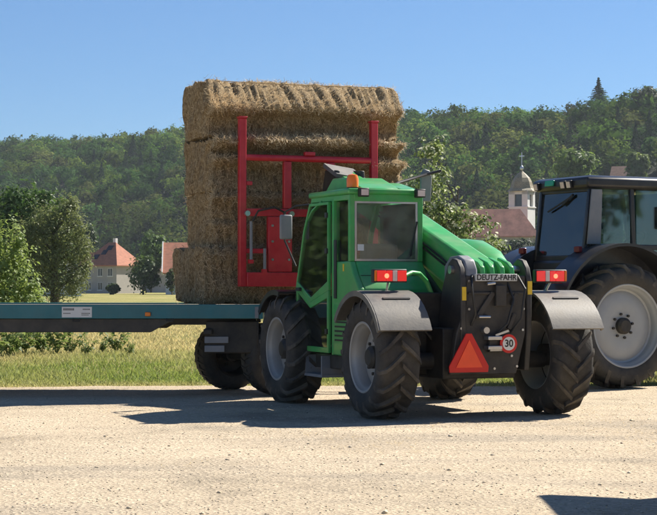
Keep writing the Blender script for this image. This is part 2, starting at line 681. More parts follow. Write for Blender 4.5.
def gravel_material():
    m = bpy.data.materials.new('gravel')
    m.use_nodes = True
    nt = m.node_tree
    N = nt.nodes
    L = nt.links
    b = N['Principled BSDF']
    b.inputs['Roughness'].default_value = 0.92
    b.inputs['Specular IOR Level'].default_value = 0.2
    tc = N.new('ShaderNodeTexCoord')
    big = N.new('ShaderNodeTexNoise')
    big.inputs['Scale'].default_value = 0.45
    big.inputs['Detail'].default_value = 7
    big.inputs['Roughness'].default_value = 0.6
    L.new(tc.outputs['Object'], big.inputs['Vector'])
    rp = N.new('ShaderNodeValToRGB')
    e = rp.color_ramp.elements
    e[0].position = 0.30
    e[0].color = (0.35, 0.295, 0.22, 1)
    e[1].position = 0.62
    e[1].color = (0.63, 0.52, 0.38, 1)
    k = e.new(0.43)
    k.color = (0.555, 0.46, 0.335, 1)
    L.new(big.outputs['Fac'], rp.inputs[0])
    mpp = N.new('ShaderNodeMapping')
    mpp.inputs['Scale'].default_value = (0.16, 0.75, 1)
    mpp.inputs['Rotation'].default_value = (0, 0, 0.12)
    L.new(tc.outputs['Object'], mpp.inputs[0])
    trk = N.new('ShaderNodeTexNoise')
    trk.inputs['Scale'].default_value = 1.0
    trk.inputs['Detail'].default_value = 6
    trk.inputs['Roughness'].default_value = 0.62
    L.new(mpp.outputs[0], trk.inputs['Vector'])
    rt_ = N.new('ShaderNodeMapRange')
    rt_.inputs['From Min'].default_value = 0.50
    rt_.inputs['From Max'].default_value = 0.64
    rt_.inputs['To Max'].default_value = 0.6
    L.new(trk.outputs['Fac'], rt_.inputs['Value'])
    mtr = N.new('ShaderNodeMix')
    mtr.data_type = 'RGBA'
    mtr.inputs['B'].default_value = (0.36, 0.315, 0.25, 1)
    L.new(rt_.outputs[0], mtr.inputs['Factor'])
    L.new(rp.outputs[0], mtr.inputs['A'])
    vo = N.new('ShaderNodeTexVoronoi')
    vo.inputs['Scale'].default_value = 38
    L.new(tc.outputs['Object'], vo.inputs['Vector'])
    fine = N.new('ShaderNodeTexNoise')
    fine.inputs['Scale'].default_value = 26
    fine.inputs['Detail'].default_value = 9
    fine.inputs['Roughness'].default_value = 0.85
    L.new(tc.outputs['Object'], fine.inputs['Vector'])
    rf = N.new('ShaderNodeValToRGB')
    rf.color_ramp.elements[0].position = 0.35
    rf.color_ramp.elements[0].color = (0.55, 0.53, 0.50, 1)
    rf.color_ramp.elements[1].position = 0.62
    rf.color_ramp.elements[1].color = (1.15, 1.15, 1.15, 1)
    L.new(fine.outputs['Fac'], rf.inputs[0])
    mx = N.new('ShaderNodeMix')
    mx.data_type = 'RGBA'
    mx.blend_type = 'MULTIPLY'
    mx.inputs['Factor'].default_value = 0.8
    L.new(mtr.outputs['Result'], mx.inputs['A'])
    L.new(rf.outputs[0], mx.inputs['B'])
    bw = N.new('ShaderNodeSeparateColor')
    L.new(vo.outputs['Color'], bw.inputs[0])
    mr = N.new('ShaderNodeMapRange')
    mr.inputs['To Min'].default_value = 0.72
    mr.inputs['To Max'].default_value = 1.2
    L.new(bw.outputs[0], mr.inputs['Value'])
    m2 = N.new('ShaderNodeMix')
    m2.data_type = 'RGBA'
    m2.blend_type = 'MULTIPLY'
    m2.inputs['Factor'].default_value = 0.7
    L.new(mx.outputs['Result'], m2.inputs['A'])
    L.new(mr.outputs[0], m2.inputs['B'])
    L.new(m2.outputs['Result'], b.inputs['Base Color'])
    bp = N.new('ShaderNodeBump')
    bp.inputs['Strength'].default_value = 0.7
    bp.inputs['Distance'].default_value = 0.015
    L.new(vo.outputs['Distance'], bp.inputs['Height'])
    bp2 = N.new('ShaderNodeBump')
    bp2.inputs['Strength'].default_value = 0.6
    bp2.inputs['Distance'].default_value = 0.02
    L.new(fine.outputs['Fac'], bp2.inputs['Height'])
    L.new(bp.outputs[0], bp2.inputs['Normal'])
    L.new(bp2.outputs[0], b.inputs['Normal'])
    return m


GRAVEL = gravel_material()
ax = np.concatenate([np.linspace(-60, -8, 20), np.arange(-7.9, 8, 0.07), np.linspace(8.1, 60, 20)])
ay = np.concatenate([np.linspace(-40, 8, 20), np.arange(8.1, 26.0, 0.07)])


def yard_edge(x):
    return 24.75 + 0.7 * (fbm(x * 0.45 + 40, x * 0 + 2.2, 4) - 0.47)


def yard_z(x, y):
    return 0.004 + 0.020 * np.clip(fbm(x * 1.3 + 60, y * 0.7 + 60, 3) - 0.3, 0, 1) + 0.007 * fbm(x * 7 + 60, y * 7 + 60, 3)


AX, AY = np.meshgrid(ax, ay, indexing='ij')
edge = yard_edge(AX)
# squeeze the rows near the far edge so that the sheet ends on the ragged line
AY2 = np.where(AY > 20, 20 + (AY - 20) * (edge - 20) / (ay[-1] - 20), AY)
AZ = yard_z(AX, AY2)
V = np.stack([AX, AY2, AZ], -1).reshape(-1, 3)
setp(np_mesh('gravel_yard', V, grid_faces(len(ax), len(ay)), GRAVEL, smooth=True), 'pale beige gravel yard in full sun', 'gravel', kind='structure')

# ------------------------------------------------------------------ hill and forest
HS0, HS1, HH = 330.0, 560.0, 66.0


def hill_z(x, y):
    s = 0.7071 * (x + y)
    t = np.clip((s - HS0) / (HS1 - HS0), 0, 1)
    h = HH * (t * t * (3 - 2 * t)) ** 0.85
    h = h + 10 * (fbm(x * 0.008 + 30, y * 0.008 + 30, 3) - 0.45) * np.clip(t * 3, 0, 1)
    h = h + (3 * np.clip((x - 95) / 60, 0, 1) - 7.5 * np.clip((x - 10) / 65, 0, 1)) * t
    return h - 1.0 * (t <= 0)


hx = np.linspace(-900, 900, 120)
hy = np.linspace(300, 1450, 90)
HX, HY = np.meshgrid(hx, hy, indexing='ij')
V = np.stack([HX, HY, hill_z(HX, HY)], -1).reshape(-1, 3)
SOIL = pmat('forest_floor', (0.035, 0.045, 0.018), 0.95, var=0.4, scale=0.1)
setp(np_mesh('hill', V, grid_faces(120, 90), SOIL, smooth=True), 'long hill rising behind the village', 'hill', kind='structure')


def proto(kind, g):
    """one forest tree of height about 1: vertices, triangles, brightness, soft normals"""
    if kind == 'con':
        n = 620
        t = g.random(n) ** 0.75
        z = 0.08 + 0.92 * t
        rad = (1 - t) * 0.26 * (0.85 + 0.2 * np.sin(z * 60)) * (0.5 + 0.5 * g.random(n) ** 0.5) + 0.004
        a = g.random(n) * 2 * math.pi
        P = np.stack([rad * np.cos(a), rad * np.sin(a), z], 1)
        nr = np.stack([np.cos(a), np.sin(a), 0.5 + 0 * a], 1)
        V, F = leaf_quads(P, (0.05 * (1.15 - t)) + 0.012, nr + unit(n, g) * 0.6, 0.5, g)
        T, NR = np.repeat(0.85 + 0.3 * g.random(n), 4), np.repeat(nr, 4, axis=0)
    else:
        nl = int(g.integers(4, 7))
        lob = [(0, 0, 0.60, 0.30, 0.30, 0.34)]
        for i in range(nl):
            a = g.random() * 6.28
            q = 0.14 + 0.14 * g.random()
            lob.append((q * math.cos(a), q * math.sin(a), 0.38 + 0.36 * g.random(), 0.2, 0.2, 0.17 + 0.08 * g.random()))
        V, F, T, NR = crown_cloud(lob, 84, 9, 0.028, g, shell=0.74, crs=0.32, colors=((0.85,) * 3, (1.15,) * 3), squash=0.75, aspect=1.7)
        V2, F2, T2, N2 = crown_cloud(lob, 40, 2, 0.065, g, shell=0.2, crs=0.5, colors=((0.8,) * 3, (0.95,) * 3), aspect=1.7)
        V, F, T, NR = np.concatenate([V, V2]), np.concatenate([F, F2 + len(V)]), np.concatenate([T, T2])[:, 0], np.concatenate([NR, N2])
    q = np.arange(len(V)).reshape(-1, 4)[:, :3].ravel()
    return V[q], np.arange(len(q)).reshape(-1, 3), T[q], NR[q]


g = np.random.default_rng(11)
decs = [proto('dec', g) for _ in range(7)]
cons = [proto('con', g) for _ in range(3)]
pts = []
cell = 8.4
tried = {}
for k in range(60000):
    Y = math.sqrt(g.random() * (1010 ** 2 - 360 ** 2) + 360 ** 2)
    u = -0.27 + 0.54 * g.random()
    X = u * Y
    s = 0.7071 * (X + Y)
    if s < HS0 + 4 or s > HS1 + 25:
        continue
    # clearing in front of the small roof on the right slope
    if 0.145 < u < 0.185 and 452 < Y < 528:
        continue
    key = (int(X // cell), int(Y // cell))
    ok = True
    for i in (-1, 0, 1):
        for j in (-1, 0, 1):
            for (a, b) in tried.get((key[0] + i, key[1] + j), ()):
                if (a - X) ** 2 + (b - Y) ** 2 < (6.7 if Y > 640 else 8.0) ** 2:
                    ok = False
    if not ok:
        continue
    tried.setdefault(key, []).append((X, Y))
    pts.append((X, Y))
    if len(pts) >= 2300:
        break
VV, FF, TT, NN = [], [], [], []
off = 0
base_cols = np.array([(0.058, 0.120, 0.022), (0.042, 0.098, 0.022), (0.080, 0.140, 0.026), (0.052, 0.112, 0.030), (0.098, 0.150, 0.030), (0.095, 0.120, 0.034)])
for (X, Y) in pts:
    z = float(hill_z(np.array(X), np.array(Y)))
    patch = float(fbm(np.array(X * 0.02 + 9), np.array(Y * 0.02 + 3), 2))
    sC = 0.7071 * (X + Y)
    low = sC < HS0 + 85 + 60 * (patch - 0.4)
    con = g.random() < (0.28 if low else 0.22 if patch < 0.30 else 0.012) and 0.7071 * (X + Y) < HS1 - 70
    if con:
        V, F, T, NR = cons[int(g.integers(3))]
        h = 11 + 6 * g.random()
        sc = np.array([h * 1.0, h * 1.0, h])
        col = np.array([0.022, 0.043, 0.022]) * (0.85 + 0.3 * g.random())
    else:
        V, F, T, NR = decs[int(g.integers(7))]
        h = 8.0 + 9.0 * g.random()
        q = (7.5 + 0.45 * h) * (0.9 + 0.45 * g.random())
        if Y > 640:
            h, q = h * 0.85, q * 0.82
        sc = np.array([q, q, h])
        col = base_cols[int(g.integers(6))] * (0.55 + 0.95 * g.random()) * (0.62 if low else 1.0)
    a = g.random() * 6.28
    c, s_ = math.cos(a), math.sin(a)
    W = V * sc
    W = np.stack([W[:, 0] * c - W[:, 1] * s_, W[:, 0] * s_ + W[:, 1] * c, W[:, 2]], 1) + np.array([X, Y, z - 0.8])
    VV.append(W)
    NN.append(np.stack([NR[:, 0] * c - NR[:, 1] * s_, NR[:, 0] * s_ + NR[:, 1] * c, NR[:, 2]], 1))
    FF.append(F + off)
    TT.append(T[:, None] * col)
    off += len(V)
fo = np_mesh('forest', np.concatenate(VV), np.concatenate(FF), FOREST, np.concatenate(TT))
setp(fo, 'dense mixed wood covering the hillside behind the village', 'forest', kind='stuff')
print('forest trees', len(pts), 'tris', sum(len(f) for f in FF))

# ------------------------------------------------------------------ single trees of the background
def conifer(name, label, loc, h, seed, col):
    g = np.random.default_rng(seed)
    root = empty(name, loc)
    Ps, Ns, Sz = [], [], []
    zz = h * 0.15
    while zz < h:
        Rl = min(0.26 * h, 0.56 * (h - zz) + 0.2) * (0.8 + 0.3 * g.random())
        for k in range(20):
            a = g.random() * 6.28
            Lb = Rl * (0.65 + 0.5 * g.random())
            m_ = max(3, int(Lb / 0.28))
            for q in range(m_):
                t = (q + g.random()) / m_
                Ps.append((Lb * t * math.cos(a), Lb * t * math.sin(a), zz - 0.30 * Lb * t + 0.12 * Lb * t * t + 0.12 * g.normal()))
                Ns.append((0.4 * math.cos(a), 0.4 * math.sin(a), 1.0))
                Sz.append(0.42 + 0.3 * g.random() * (1 - t))
        zz += 0.028 * h + 0.05
    Ps, Ns = np.array(Ps), np.array(Ns) + 0.6 * unit(len(Ps), g)
    V, F = leaf_quads(Ps, np.array(Sz), Ns, 0.6, g)
    T = np.repeat(0.8 + 0.4 * g.random(len(Ps)), 4)
    np_mesh('crown', V, F, FOREST, T[:, None] * np.array(col), root)
    MB().tube([(0, 0, -1), (0, 0, h * 0.5), (0, 0, h * 0.95)], [0.3, 0.2, 0.04], 7).build('trunk', BARK, root, smooth=True)
    setp(root, label, 'conifer')


def hz(x, y):
    return float(hill_z(np.array(float(x)), np.array(float(y))))


Yc = 690
Xc = px2w(599, Yc)
conifer('spruce_tree', 'dark pointed spruce standing above the skyline of the wooded hill', (Xc, Yc, hz(Xc, Yc) - 1), 1.4 + (285 - 78) / 1800 * Yc - hz(Xc, Yc) + 1, 5, (0.030, 0.062, 0.028))


def far_tree(px, ytop, ybot, Y, wpx, label, seed, cols, leafk=1.0, base=None, clumps=240, per=11):
    X = px2w(px, Y)
    zt = 1.4 + (285 - ytop) / 1800 * Y
    zb = 1.4 + (285 - ybot) / 1800 * Y
    b = hz(X, Y) if base is None else base
    if b < 0:
        b = 0
    zb = max(zb, b + 0.15)
    h = zt - zb
    wd = wpx / 1800 * Y / 2
    g = np.random.default_rng(seed)
    lob = [(0, 0, (zb + zt) / 2 - b, wd * 0.75, wd * 0.75, h * 0.48)]
    for i in range(5):
        a = g.random() * 6.28
        lob.append((wd * 0.45 * math.cos(a), wd * 0.45 * math.sin(a), zb - b + h * (0.3 + 0.45 * g.random()), wd * 0.5, wd * 0.5, h * 0.27))
    make_tree('deciduous_tree', label, 'tree', (X, Y, b), lob, clumps, per, leafk * Y / 1800 * 1.6, cols, seed,
              trunk_r=max(0.08, h * 0.02), trunk_h=zb - b + h * 0.6, shell=0.55, crs=0.30)


far_tree(575, 150, 180, 420, 52, 'round mid-green tree behind the tractor cab roof, right of the church tower', 21, ((0.075, 0.135, 0.032), (0.12, 0.19, 0.045)), leafk=1.3)
far_tree(638, 152, 180, 500, 24, 'light green tree just above the tractor roof beside the small brown roof', 22, ((0.10, 0.16, 0.035), (0.16, 0.22, 0.055)), leafk=1.3)
far_tree(541, 176, 225, 430, 24, 'dull olive tree directly behind the church tower', 23, ((0.05, 0.06, 0.025), (0.08, 0.085, 0.035)))
far_tree(648, 86, 112, 600, 40, 'broad tree breaking the skyline at the right end of the hill', 24, ((0.035, 0.065, 0.02), (0.06, 0.09, 0.03)))
far_tree(151, 233, 270, 330, 34, 'bright green tree behind the hipped house and the brown roof', 25, ((0.06, 0.12, 0.028), (0.10, 0.165, 0.04)), leafk=1.2)
far_tree(88, 222, 262, 330, 20, 'small dark green tree left of the hipped house roof', 26, ((0.03, 0.065, 0.02), (0.055, 0.095, 0.03)))
far_tree(143, 255, 298, 262, 36, 'big rounded shrub in front of the hipped house', 27, ((0.045, 0.085, 0.024), (0.085, 0.135, 0.036)), base=0.0)
far_tree(113, 284, 299, 262, 14, 'small clipped bush against the wall of the hipped house', 28, ((0.035, 0.065, 0.02), (0.06, 0.095, 0.03)), base=0.0, clumps=110)
far_tree(72, 273, 300, 215, 9, 'slim pale green shrub beside the white house', 29, ((0.06, 0.09, 0.03), (0.09, 0.12, 0.04)), base=0.0, clumps=110)
far_tree(172, 266, 292, 255, 14, 'leafy shrub below the red barn roof', 30, ((0.04, 0.07, 0.02), (0.07, 0.10, 0.03)), base=0.0, clumps=110)

# dark tree, willow and sunlit shrub at the left edge
YT = 125
make_tree('dark_tree', 'tall dark green tree at the left edge behind the willow', 'tree', (px2w(22, YT), YT, 0),
          [(0, 0, 5.2, 2.6, 2.6, 3.2), (-2.2, 0, 5.0, 1.8, 1.8, 2.6), (1.6, 0.3, 6.2, 1.6, 1.6, 2.0), (-0.6, 0, 7.2, 1.3, 1.3, 1.3), (2.3, 0, 4.6, 1.3, 1.3, 1.6), (-3.4, 0.5, 6.3, 1.5, 1.5, 2.0), (0, 0, 2.4, 2.6, 2.0, 2.2), (-2.5, 0, 2.4, 2.0, 2.0, 2.2)],
          900, 14, 0.16, ((0.035, 0.085, 0.018), (0.075, 0.14, 0.03)), 31, 0.28, shell=0.5, crs=0.24)
YT = 100
make_tree('willow_tree', 'soft grey-green willow with drooping rounded crown at the left', 'tree', (px2w(55, YT), YT, 0),
          [(0.45, 0, 5.5, 0.75, 0.8, 0.7), (-0.6, 0.2, 5.1, 0.8, 0.8, 0.7), (1.2, 0, 4.6, 0.65, 0.7, 0.75), (0.2, -0.4, 4.3, 0.9, 0.8, 0.8), (-1.0, 0, 4.0, 0.75, 0.8, 0.8), (1.55, -0.1, 3.4, 0.55, 0.7, 0.8), (0.6, -0.5, 3.1, 0.8, 0.8, 0.9),
           (-0.5, -0.3, 2.9, 0.8, 0.8, 0.9), (1.75, 0, 2.4, 0.4, 0.5, 0.6), (1.2, -0.3, 1.7, 0.6, 0.7, 0.9), (0.1, -0.4, 1.5, 0.9, 0.8, 1.1), (-1.1, 0, 2.0, 0.8, 0.8, 1.2), (-1.9, 0.2, 3.4, 0.9, 0.8, 1.0), (-2.2, 0, 1.9, 0.9, 0.8, 1.2), (-1.6, 0.2, 4.6, 0.7, 0.7, 0.6), (0.9, 0.1, 5.9, 0.35, 0.4, 0.4)],
          980, 18, 0.085, ((0.115, 0.15, 0.055), (0.19, 0.225, 0.09)), 32, 0.22, shell=0.35, crs=0.36, squash=1.5, aspect=0.4)
YT = 40
make_tree('leafy_shrub', 'sunlit light green leafy shrub at the left edge of the meadow', 'shrub', (px2w(-2, YT), YT, 0),
          [(0, 0, 1.5, 0.85, 0.8, 1.2), (0.25, -0.1, 2.2, 0.42, 0.5, 0.7), (-0.5, 0, 2.4, 0.5, 0.5, 0.85), (0.62, 0, 0.9, 0.5, 0.6, 0.75), (-0.9, 0.1, 1.3, 0.7, 0.7, 1.2), (0.55, -0.2, 1.5, 0.3, 0.3, 0.5)],
          620, 14, 0.052, ((0.13, 0.20, 0.045), (0.25, 0.32, 0.11)), 33, 0.05, shell=0.35, crs=0.20, aspect=0.5)

# loose flowering tree behind the loader
YT = 46
make_tree('flowering_tree', 'loose young tree with pale leaf clusters behind the green boom', 'tree', (px2w(452, YT), YT, 0),
          [(-0.62, 0, 3.9, 0.65, 0.55, 0.8), (-0.5, 0, 4.75, 0.38, 0.35, 0.6), (-0.95, 0, 3.3, 0.45, 0.4, 0.35), (-0.2, 0, 3.1, 0.7, 0.6, 0.5), (0.45, 0, 2.9, 0.7, 0.6, 0.4), (-0.6, 0, 2.1, 0.8, 0.7, 0.5), (0.95, 0, 2.35, 0.5, 0.5, 0.35), (1.35, 0, 1.8, 0.55, 0.5, 0.35), (0.3, 0, 1.7, 0.9, 0.7, 0.5), (2.1, 0.2, 1.5, 0.55, 0.5, 0.4)],
          430, 11, 0.066, ((0.095, 0.15, 0.04), (0.19, 0.24, 0.09)), 34, 0.035, trunk_h=3.9, shell=0.15, crs=0.27, flower=(0.55, 0.56, 0.42), fl=0.16)
YT = 60
make_tree('low_shrub', 'low leafy shrub behind the gap between loader and tractor', 'shrub', (px2w(505, YT), YT, 0),
          [(0, 0, 0.9, 1.6, 0.9, 0.8), (1.6, 0, 0.8, 1.2, 0.8, 0.7), (-1.4, 0, 0.9, 1.2, 0.8, 0.7)],
          420, 12, 0.07, ((0.06, 0.10, 0.03), (0.12, 0.17, 0.06)), 35, 0.05, shell=0.4, crs=0.25, flower=(0.5, 0.52, 0.4), fl=0.08)

far_tree(492, 238, 262, 372, 34, 'dark hedge tree below the left part of the church nave roof', 41, ((0.025, 0.045, 0.016), (0.045, 0.07, 0.025)), base=0.0)  # dark trees added before the nave wall to stand in for its shade
far_tree(518, 239, 264, 370, 30, 'dark hedge tree below the middle of the church nave roof', 42, ((0.022, 0.042, 0.016), (0.04, 0.065, 0.024)), base=0.0)
far_tree(541, 238, 266, 371, 28, 'dark hedge tree below the right end of the church nave roof', 43, ((0.025, 0.045, 0.018), (0.045, 0.07, 0.026)), base=0.0)
for i, (X, Y, h_) in enumerate(((-12.5, 33, 4.5), (-16, 40, 6), (-22, 46, 7), (-13, 27, 4))):  # unseen shrubs added to darken the reflections in the loader's door glass
    make_tree('field_shrub', ['tall shrub left of the picture, nearest the leafy shrub', 'tall shrub left of the picture, beyond the nearest one', 'tallest field tree left of the picture', 'low shrub left of the picture beside the trailer tail'][i], 'shrub', (X, Y, 0),
              [(0, 0, h_ * 0.5, 2.2, 2.0, h_ * 0.46), (1.5, 0, h_ * 0.4, 1.6, 1.6, h_ * 0.36), (-1.5, 0.3, h_ * 0.42, 1.6, 1.6, h_ * 0.36)],
              260, 10, 0.16, ((0.05, 0.10, 0.02), (0.10, 0.16, 0.04)), 60 + i, 0.12, shell=0.4, crs=0.3)
# farmyard trees beside and behind the camera (they show in the window reflections)
for i, (X, Y, h_) in enumerate(((32, 9, 11), (38, 18, 12), (24, -10, 12), (14, -22, 13), (0, -28, 11))):
    make_tree('yard_tree', ['tall yard tree right of the shed', 'tall yard tree farthest right of the shed', 'tall yard tree behind the shed corner', 'tall yard tree behind the camera to the right', 'tall yard tree straight behind the camera'][i], 'tree', (X, Y, 0),
              [(0, 0, h_ * 0.6, 3.2, 3.2, h_ * 0.36), (2, 0, h_ * 0.5, 2.2, 2.2, h_ * 0.28), (-2, 0.5, h_ * 0.5, 2.2, 2.2, h_ * 0.28), (0, -2, h_ * 0.45, 2.2, 2.2, h_ * 0.28)],
              260, 9, 0.3, ((0.03, 0.07, 0.018), (0.06, 0.11, 0.03)), 50 + i, 0.25, shell=0.5, crs=0.3)

# ------------------------------------------------------------------ village
WALL = pmat('render_beige', (0.37, 0.345, 0.31), 0.9, var=0.08, scale=0.6)
WALLW = pmat('render_white', (0.62, 0.62, 0.60), 0.9, var=0.06, scale=0.6)
ROOFT = pmat('roof_tile_red', (0.34, 0.135, 0.078), 0.85, var=0.25, scale=1.5, stretch=(1, 1, 3))
ROOFC = pmat('church_roof_tile', (0.43, 0.20, 0.14), 0.85, var=0.3, scale=0.6)
ROOFB = pmat('roof_tile_brown', (0.24, 0.14, 0.095), 0.9, var=0.25, scale=1.5)
ROOFG = pmat('roof_grey', (0.20, 0.19, 0.18), 0.9, var=0.2, scale=1.0)
ROOFY = pmat('roof_tile_glazed', (0.22, 0.185, 0.11), 0.6, var=0.6, scale=2.2, stretch=(1.5, 1.5, 4))
PANE = pmat('dark_pane', (0.03, 0.035, 0.04), 0.15, var=0.2)
TRIM = pmat('white_trim', (0.66, 0.66, 0.63), 0.7, var=0.05)
SOLAR = pmat('solar_panel', (0.012, 0.014, 0.02), 0.2, var=0.2)


def win(parent, x, y, z, wd, ht, face='y', frame=True, name='window', arch=False):
    """window on a wall; x, y, z = middle of the opening on the wall plane, facing -y or -x"""
    m = MB()
    t = 0.05
    if face == 'y':
        m.bx(x - wd / 2 - t, x + wd / 2 + t, y - 0.06, y + 0.05, z - ht / 2 - t, z - ht / 2)
        m.bx(x - wd / 2 - t, x + wd / 2 + t, y - 0.06, y + 0.05, z + ht / 2, z + ht / 2 + t)
        m.bx(x - wd / 2 - t, x - wd / 2, y - 0.06, y + 0.05, z - ht / 2, z + ht / 2)
        m.bx(x + wd / 2, x + wd / 2 + t, y - 0.06, y + 0.05, z - ht / 2, z + ht / 2)
        m.bx(x - 0.03, x + 0.03, y - 0.05, y + 0.05, z - ht / 2, z + ht / 2)
        f = m.build(name, TRIM, parent)
        MB().bx(x - wd / 2, x + wd / 2, y - 0.03, y + 0.03, z - ht / 2, z + ht / 2).build('pane', PANE, f)
        MB().bx(x - wd / 2 - 0.12, x + wd / 2 + 0.12, y - 0.16, y + 0.02, z - ht / 2 - 0.17, z - ht / 2 - 0.06).build('sill', TRIM, f)
    else:
        m.bx(x - 0.06, x + 0.05, y - wd / 2 - t, y + wd / 2 + t, z - ht / 2 - t, z - ht / 2)
        m.bx(x - 0.06, x + 0.05, y - wd / 2 - t, y + wd / 2 + t, z + ht / 2, z + ht / 2 + t)
        m.bx(x - 0.06, x + 0.05, y - wd / 2 - t, y - wd / 2, z - ht / 2, z + ht / 2)
        m.bx(x - 0.06, x + 0.05, y + wd / 2, y + wd / 2 + t, z - ht / 2, z + ht / 2)
        f = m.build(name, TRIM, parent)
        MB().bx(x - 0.03, x + 0.03, y - wd / 2, y + wd / 2, z - ht / 2, z + ht / 2).build('pane', PANE, f)


def slab(poly, th):
    """thick sheet from a planar polygon of 3-D points"""
    p = [Vector(q) for q in poly]
    n = (p[1] - p[0]).cross(p[2] - p[0]).normalized()
    if n.z < 0:
        n = -n
    k = len(p)
    vs_ = p + [q - n * th for q in p]
    fs = [tuple(range(k)), tuple(range(k, 2 * k))[::-1]] + [(i, (i + 1) % k, k + (i + 1) % k, k + i) for i in range(k)]
    return vs_, fs


# house with hipped roof, seen over the trailer
h = empty('village_house', (px2w(112, 300), 300, 0), R(-32))
MB().bx(-3.6, 3.6, -3.3, 3.3, -0.3, 4.75).build('wall', WALL, h)
ov = 0.5
E4 = [(-3.6 - ov, -3.3 - ov, 4.65), (3.6 + ov, -3.3 - ov, 4.65), (3.6 + ov, 3.3 + ov, 4.65), (-3.6 - ov, 3.3 + ov, 4.65)]
r0, r1 = (-0.8, 0, 8.5), (0.8, 0, 8.5)
m = MB()
m.add([*E4, r0, r1, *[(p[0], p[1], 4.5) for p in E4]], [(0, 1, 5, 4), (1, 2, 5), (2, 3, 4, 5), (3, 0, 4), (0, 6, 7, 1), (1, 7, 8, 2), (2, 8, 9, 3), (3, 9, 6, 0), (6, 9, 8, 7)])
rf = m.build('roof', ROOFT, h)
MB().bx(-0.2, 0.35, 0.5, 1.05, 7.4, 9.2).build('chimney', WALLW, rf)
sl_ = MB()
for k, (a, b) in enumerate(((-1.9, -0.9), (-0.7, 0.3), (-0.2, 0.9))):
    z0 = 5.7 + 0.75 * k
    dy = -3.8 + (z0 - 4.65) / 3.85 * 3.8
    MB().add(*slab([(a, dy - 0.08, z0 + 0.02), (b, dy - 0.08, z0 + 0.02), (b, dy - 0.08 + 0.75, z0 + 0.02 + 0.76), (a, dy - 0.08 + 0.75, z0 + 0.02 + 0.76)], 0.05)).build('solar_panel', SOLAR, rf)
# side wing with its own small gable, towards the left
wg = MB().prism([(-1.7, -0.3), (1.7, -0.3), (1.7, 4.9), (0, 6.6), (-1.7, 4.9)], 'x', -5.2, -3.5).build('wing', WALL, h)
m = MB()
for sgn in (-1, 1):
    m.add(*slab([(-5.6, 2.1 * sgn, 4.55), (-1.8, 2.1 * sgn, 4.55), (-1.8, 0, 6.85), (-5.6, 0, 6.85)], 0.15))
m.build('wing_roof', ROOFT, h)
for x in (-2.2, 0.2, 2.3):
    for z in (1.2, 3.5):
        win(h, x, -3.3, z, 0.9, 1.15)
for z in (1.3, 3.6):
    win(h, -5.2, 0.0, z, 0.9, 1.1, 'x')
win(h, -3.6, -2.6, 3.5, 0.8, 1.0, 'x')
setp(h, 'beige village house with red hipped roof and dark panels, beyond the meadow', 'house')

# barn at the left edge of the bale stack
YB = 260
b = empty('barn', (px2w(164, YB), YB, 0), R(4))
MB().prism([(0, -0.3), (9, -0.3), (9, 3.6), (4.5, 7.2), (0, 3.6)], 'x', 0.25, 20).build('wall', WALLW, b)
m = MB()
for (y0, z0, y1, z1) in ((-0.9, 3.15, 4.5, 7.65), (9.9, 3.15, 4.5, 7.65)):
    m.add(*slab([(-0.2, y0, z0), (20.5, y0, z0), (20.5, y1, z1), (-0.2, y1, z1)], 0.18))
m.build('roof', ROOFT, b)
m = MB()
m.beam((-0.26, -0.95, 3.1), (-0.26, 4.5, 7.62), 0.16, 0.5)
m.beam((-0.26, 9.95, 3.1), (-0.26, 4.5, 7.62), 0.16, 0.5)
m.build('bargeboard', TRIM, b)
for x in (3, 8, 13):
    win(b, x, 0.0, 1.6, 1.0, 1.1)
setp(b, 'white-walled barn with red tiled roof and pale bargeboard, left of the bales', 'barn')

b = empty('low_outbuilding', (px2w(146, 330), 330, 0), R(2))
MB().prism([(0, -0.3), (7, -0.3), (7, 4.2), (3.5, 6.2), (0, 4.2)], 'x', 0, 7).build('wall', WALL, b)
m = MB()
for (y0, y1) in ((-0.6, 3.5), (7.6, 3.5)):
    m.add(*slab([(-0.4, y0, 4.0), (7.4, y0, 4.0), (7.4, y1, 6.75), (-0.4, y1, 6.75)], 0.15))
m.build('roof', ROOFB, b)
win(b, 2, 0, 2.6, 1, 1.2)
win(b, 5, 0, 2.6, 1, 1.2)
setp(b, 'low house with brown roof between the hipped house and the barn', 'house')

YB = 225
b = empty('white_house', (px2w(64, YB), YB, 0), R(20))
MB().prism([(-2.2, -0.3), (2.2, -0.3), (2.2, 2.4), (0, 5.4), (-2.2, 2.4)], 'y', 0, 8).build('wall', WALLW, b)
m = MB()
for sgn in (-1, 1):
    m.add(*slab([(2.7 * sgn, -0.5, 1.95), (2.7 * sgn, 8.4, 1.95), (0, 8.4, 5.65), (0, -0.5, 5.65)], 0.15))
m.build('roof', ROOFG, b)
win(b, -0.8, 0, 1.2, 0.8, 1.0)
win(b, 0.8, 0, 1.2, 0.8, 1.0)
win(b, 0, 0, 3.3, 0.8, 0.9)
setp(b, 'small white gabled house with dark roof, half hidden by the willow', 'house')

# small roof on the right slope
Yh = 520
Xh = px2w(627, Yh)
zt = 1.4 + (285 - 166) / 1800 * Yh
b = empty('hillside_house', (Xh, Yh, zt - 8.0), R(-18))
MB().prism([(-3, -3), (3, -3), (3, 5.2), (0, 7.6), (-3, 5.2)], 'x', -4, 4).build('wall', WALLW, b)
m = MB()
for sgn in (-1, 1):
    m.add(*slab([(-4.4, 3.6 * sgn, 4.9), (4.4, 3.6 * sgn, 4.9), (4.4, 0, 8.0), (-4.4, 0, 8.0)], 0.18))
m.build('roof', ROOFB, b)
for x in (-2, 1.5):
    win(b, x, -3, 3.2, 1, 1.3)
setp(b, 'small house with brown roof high on the wooded slope above the tractor', 'house')

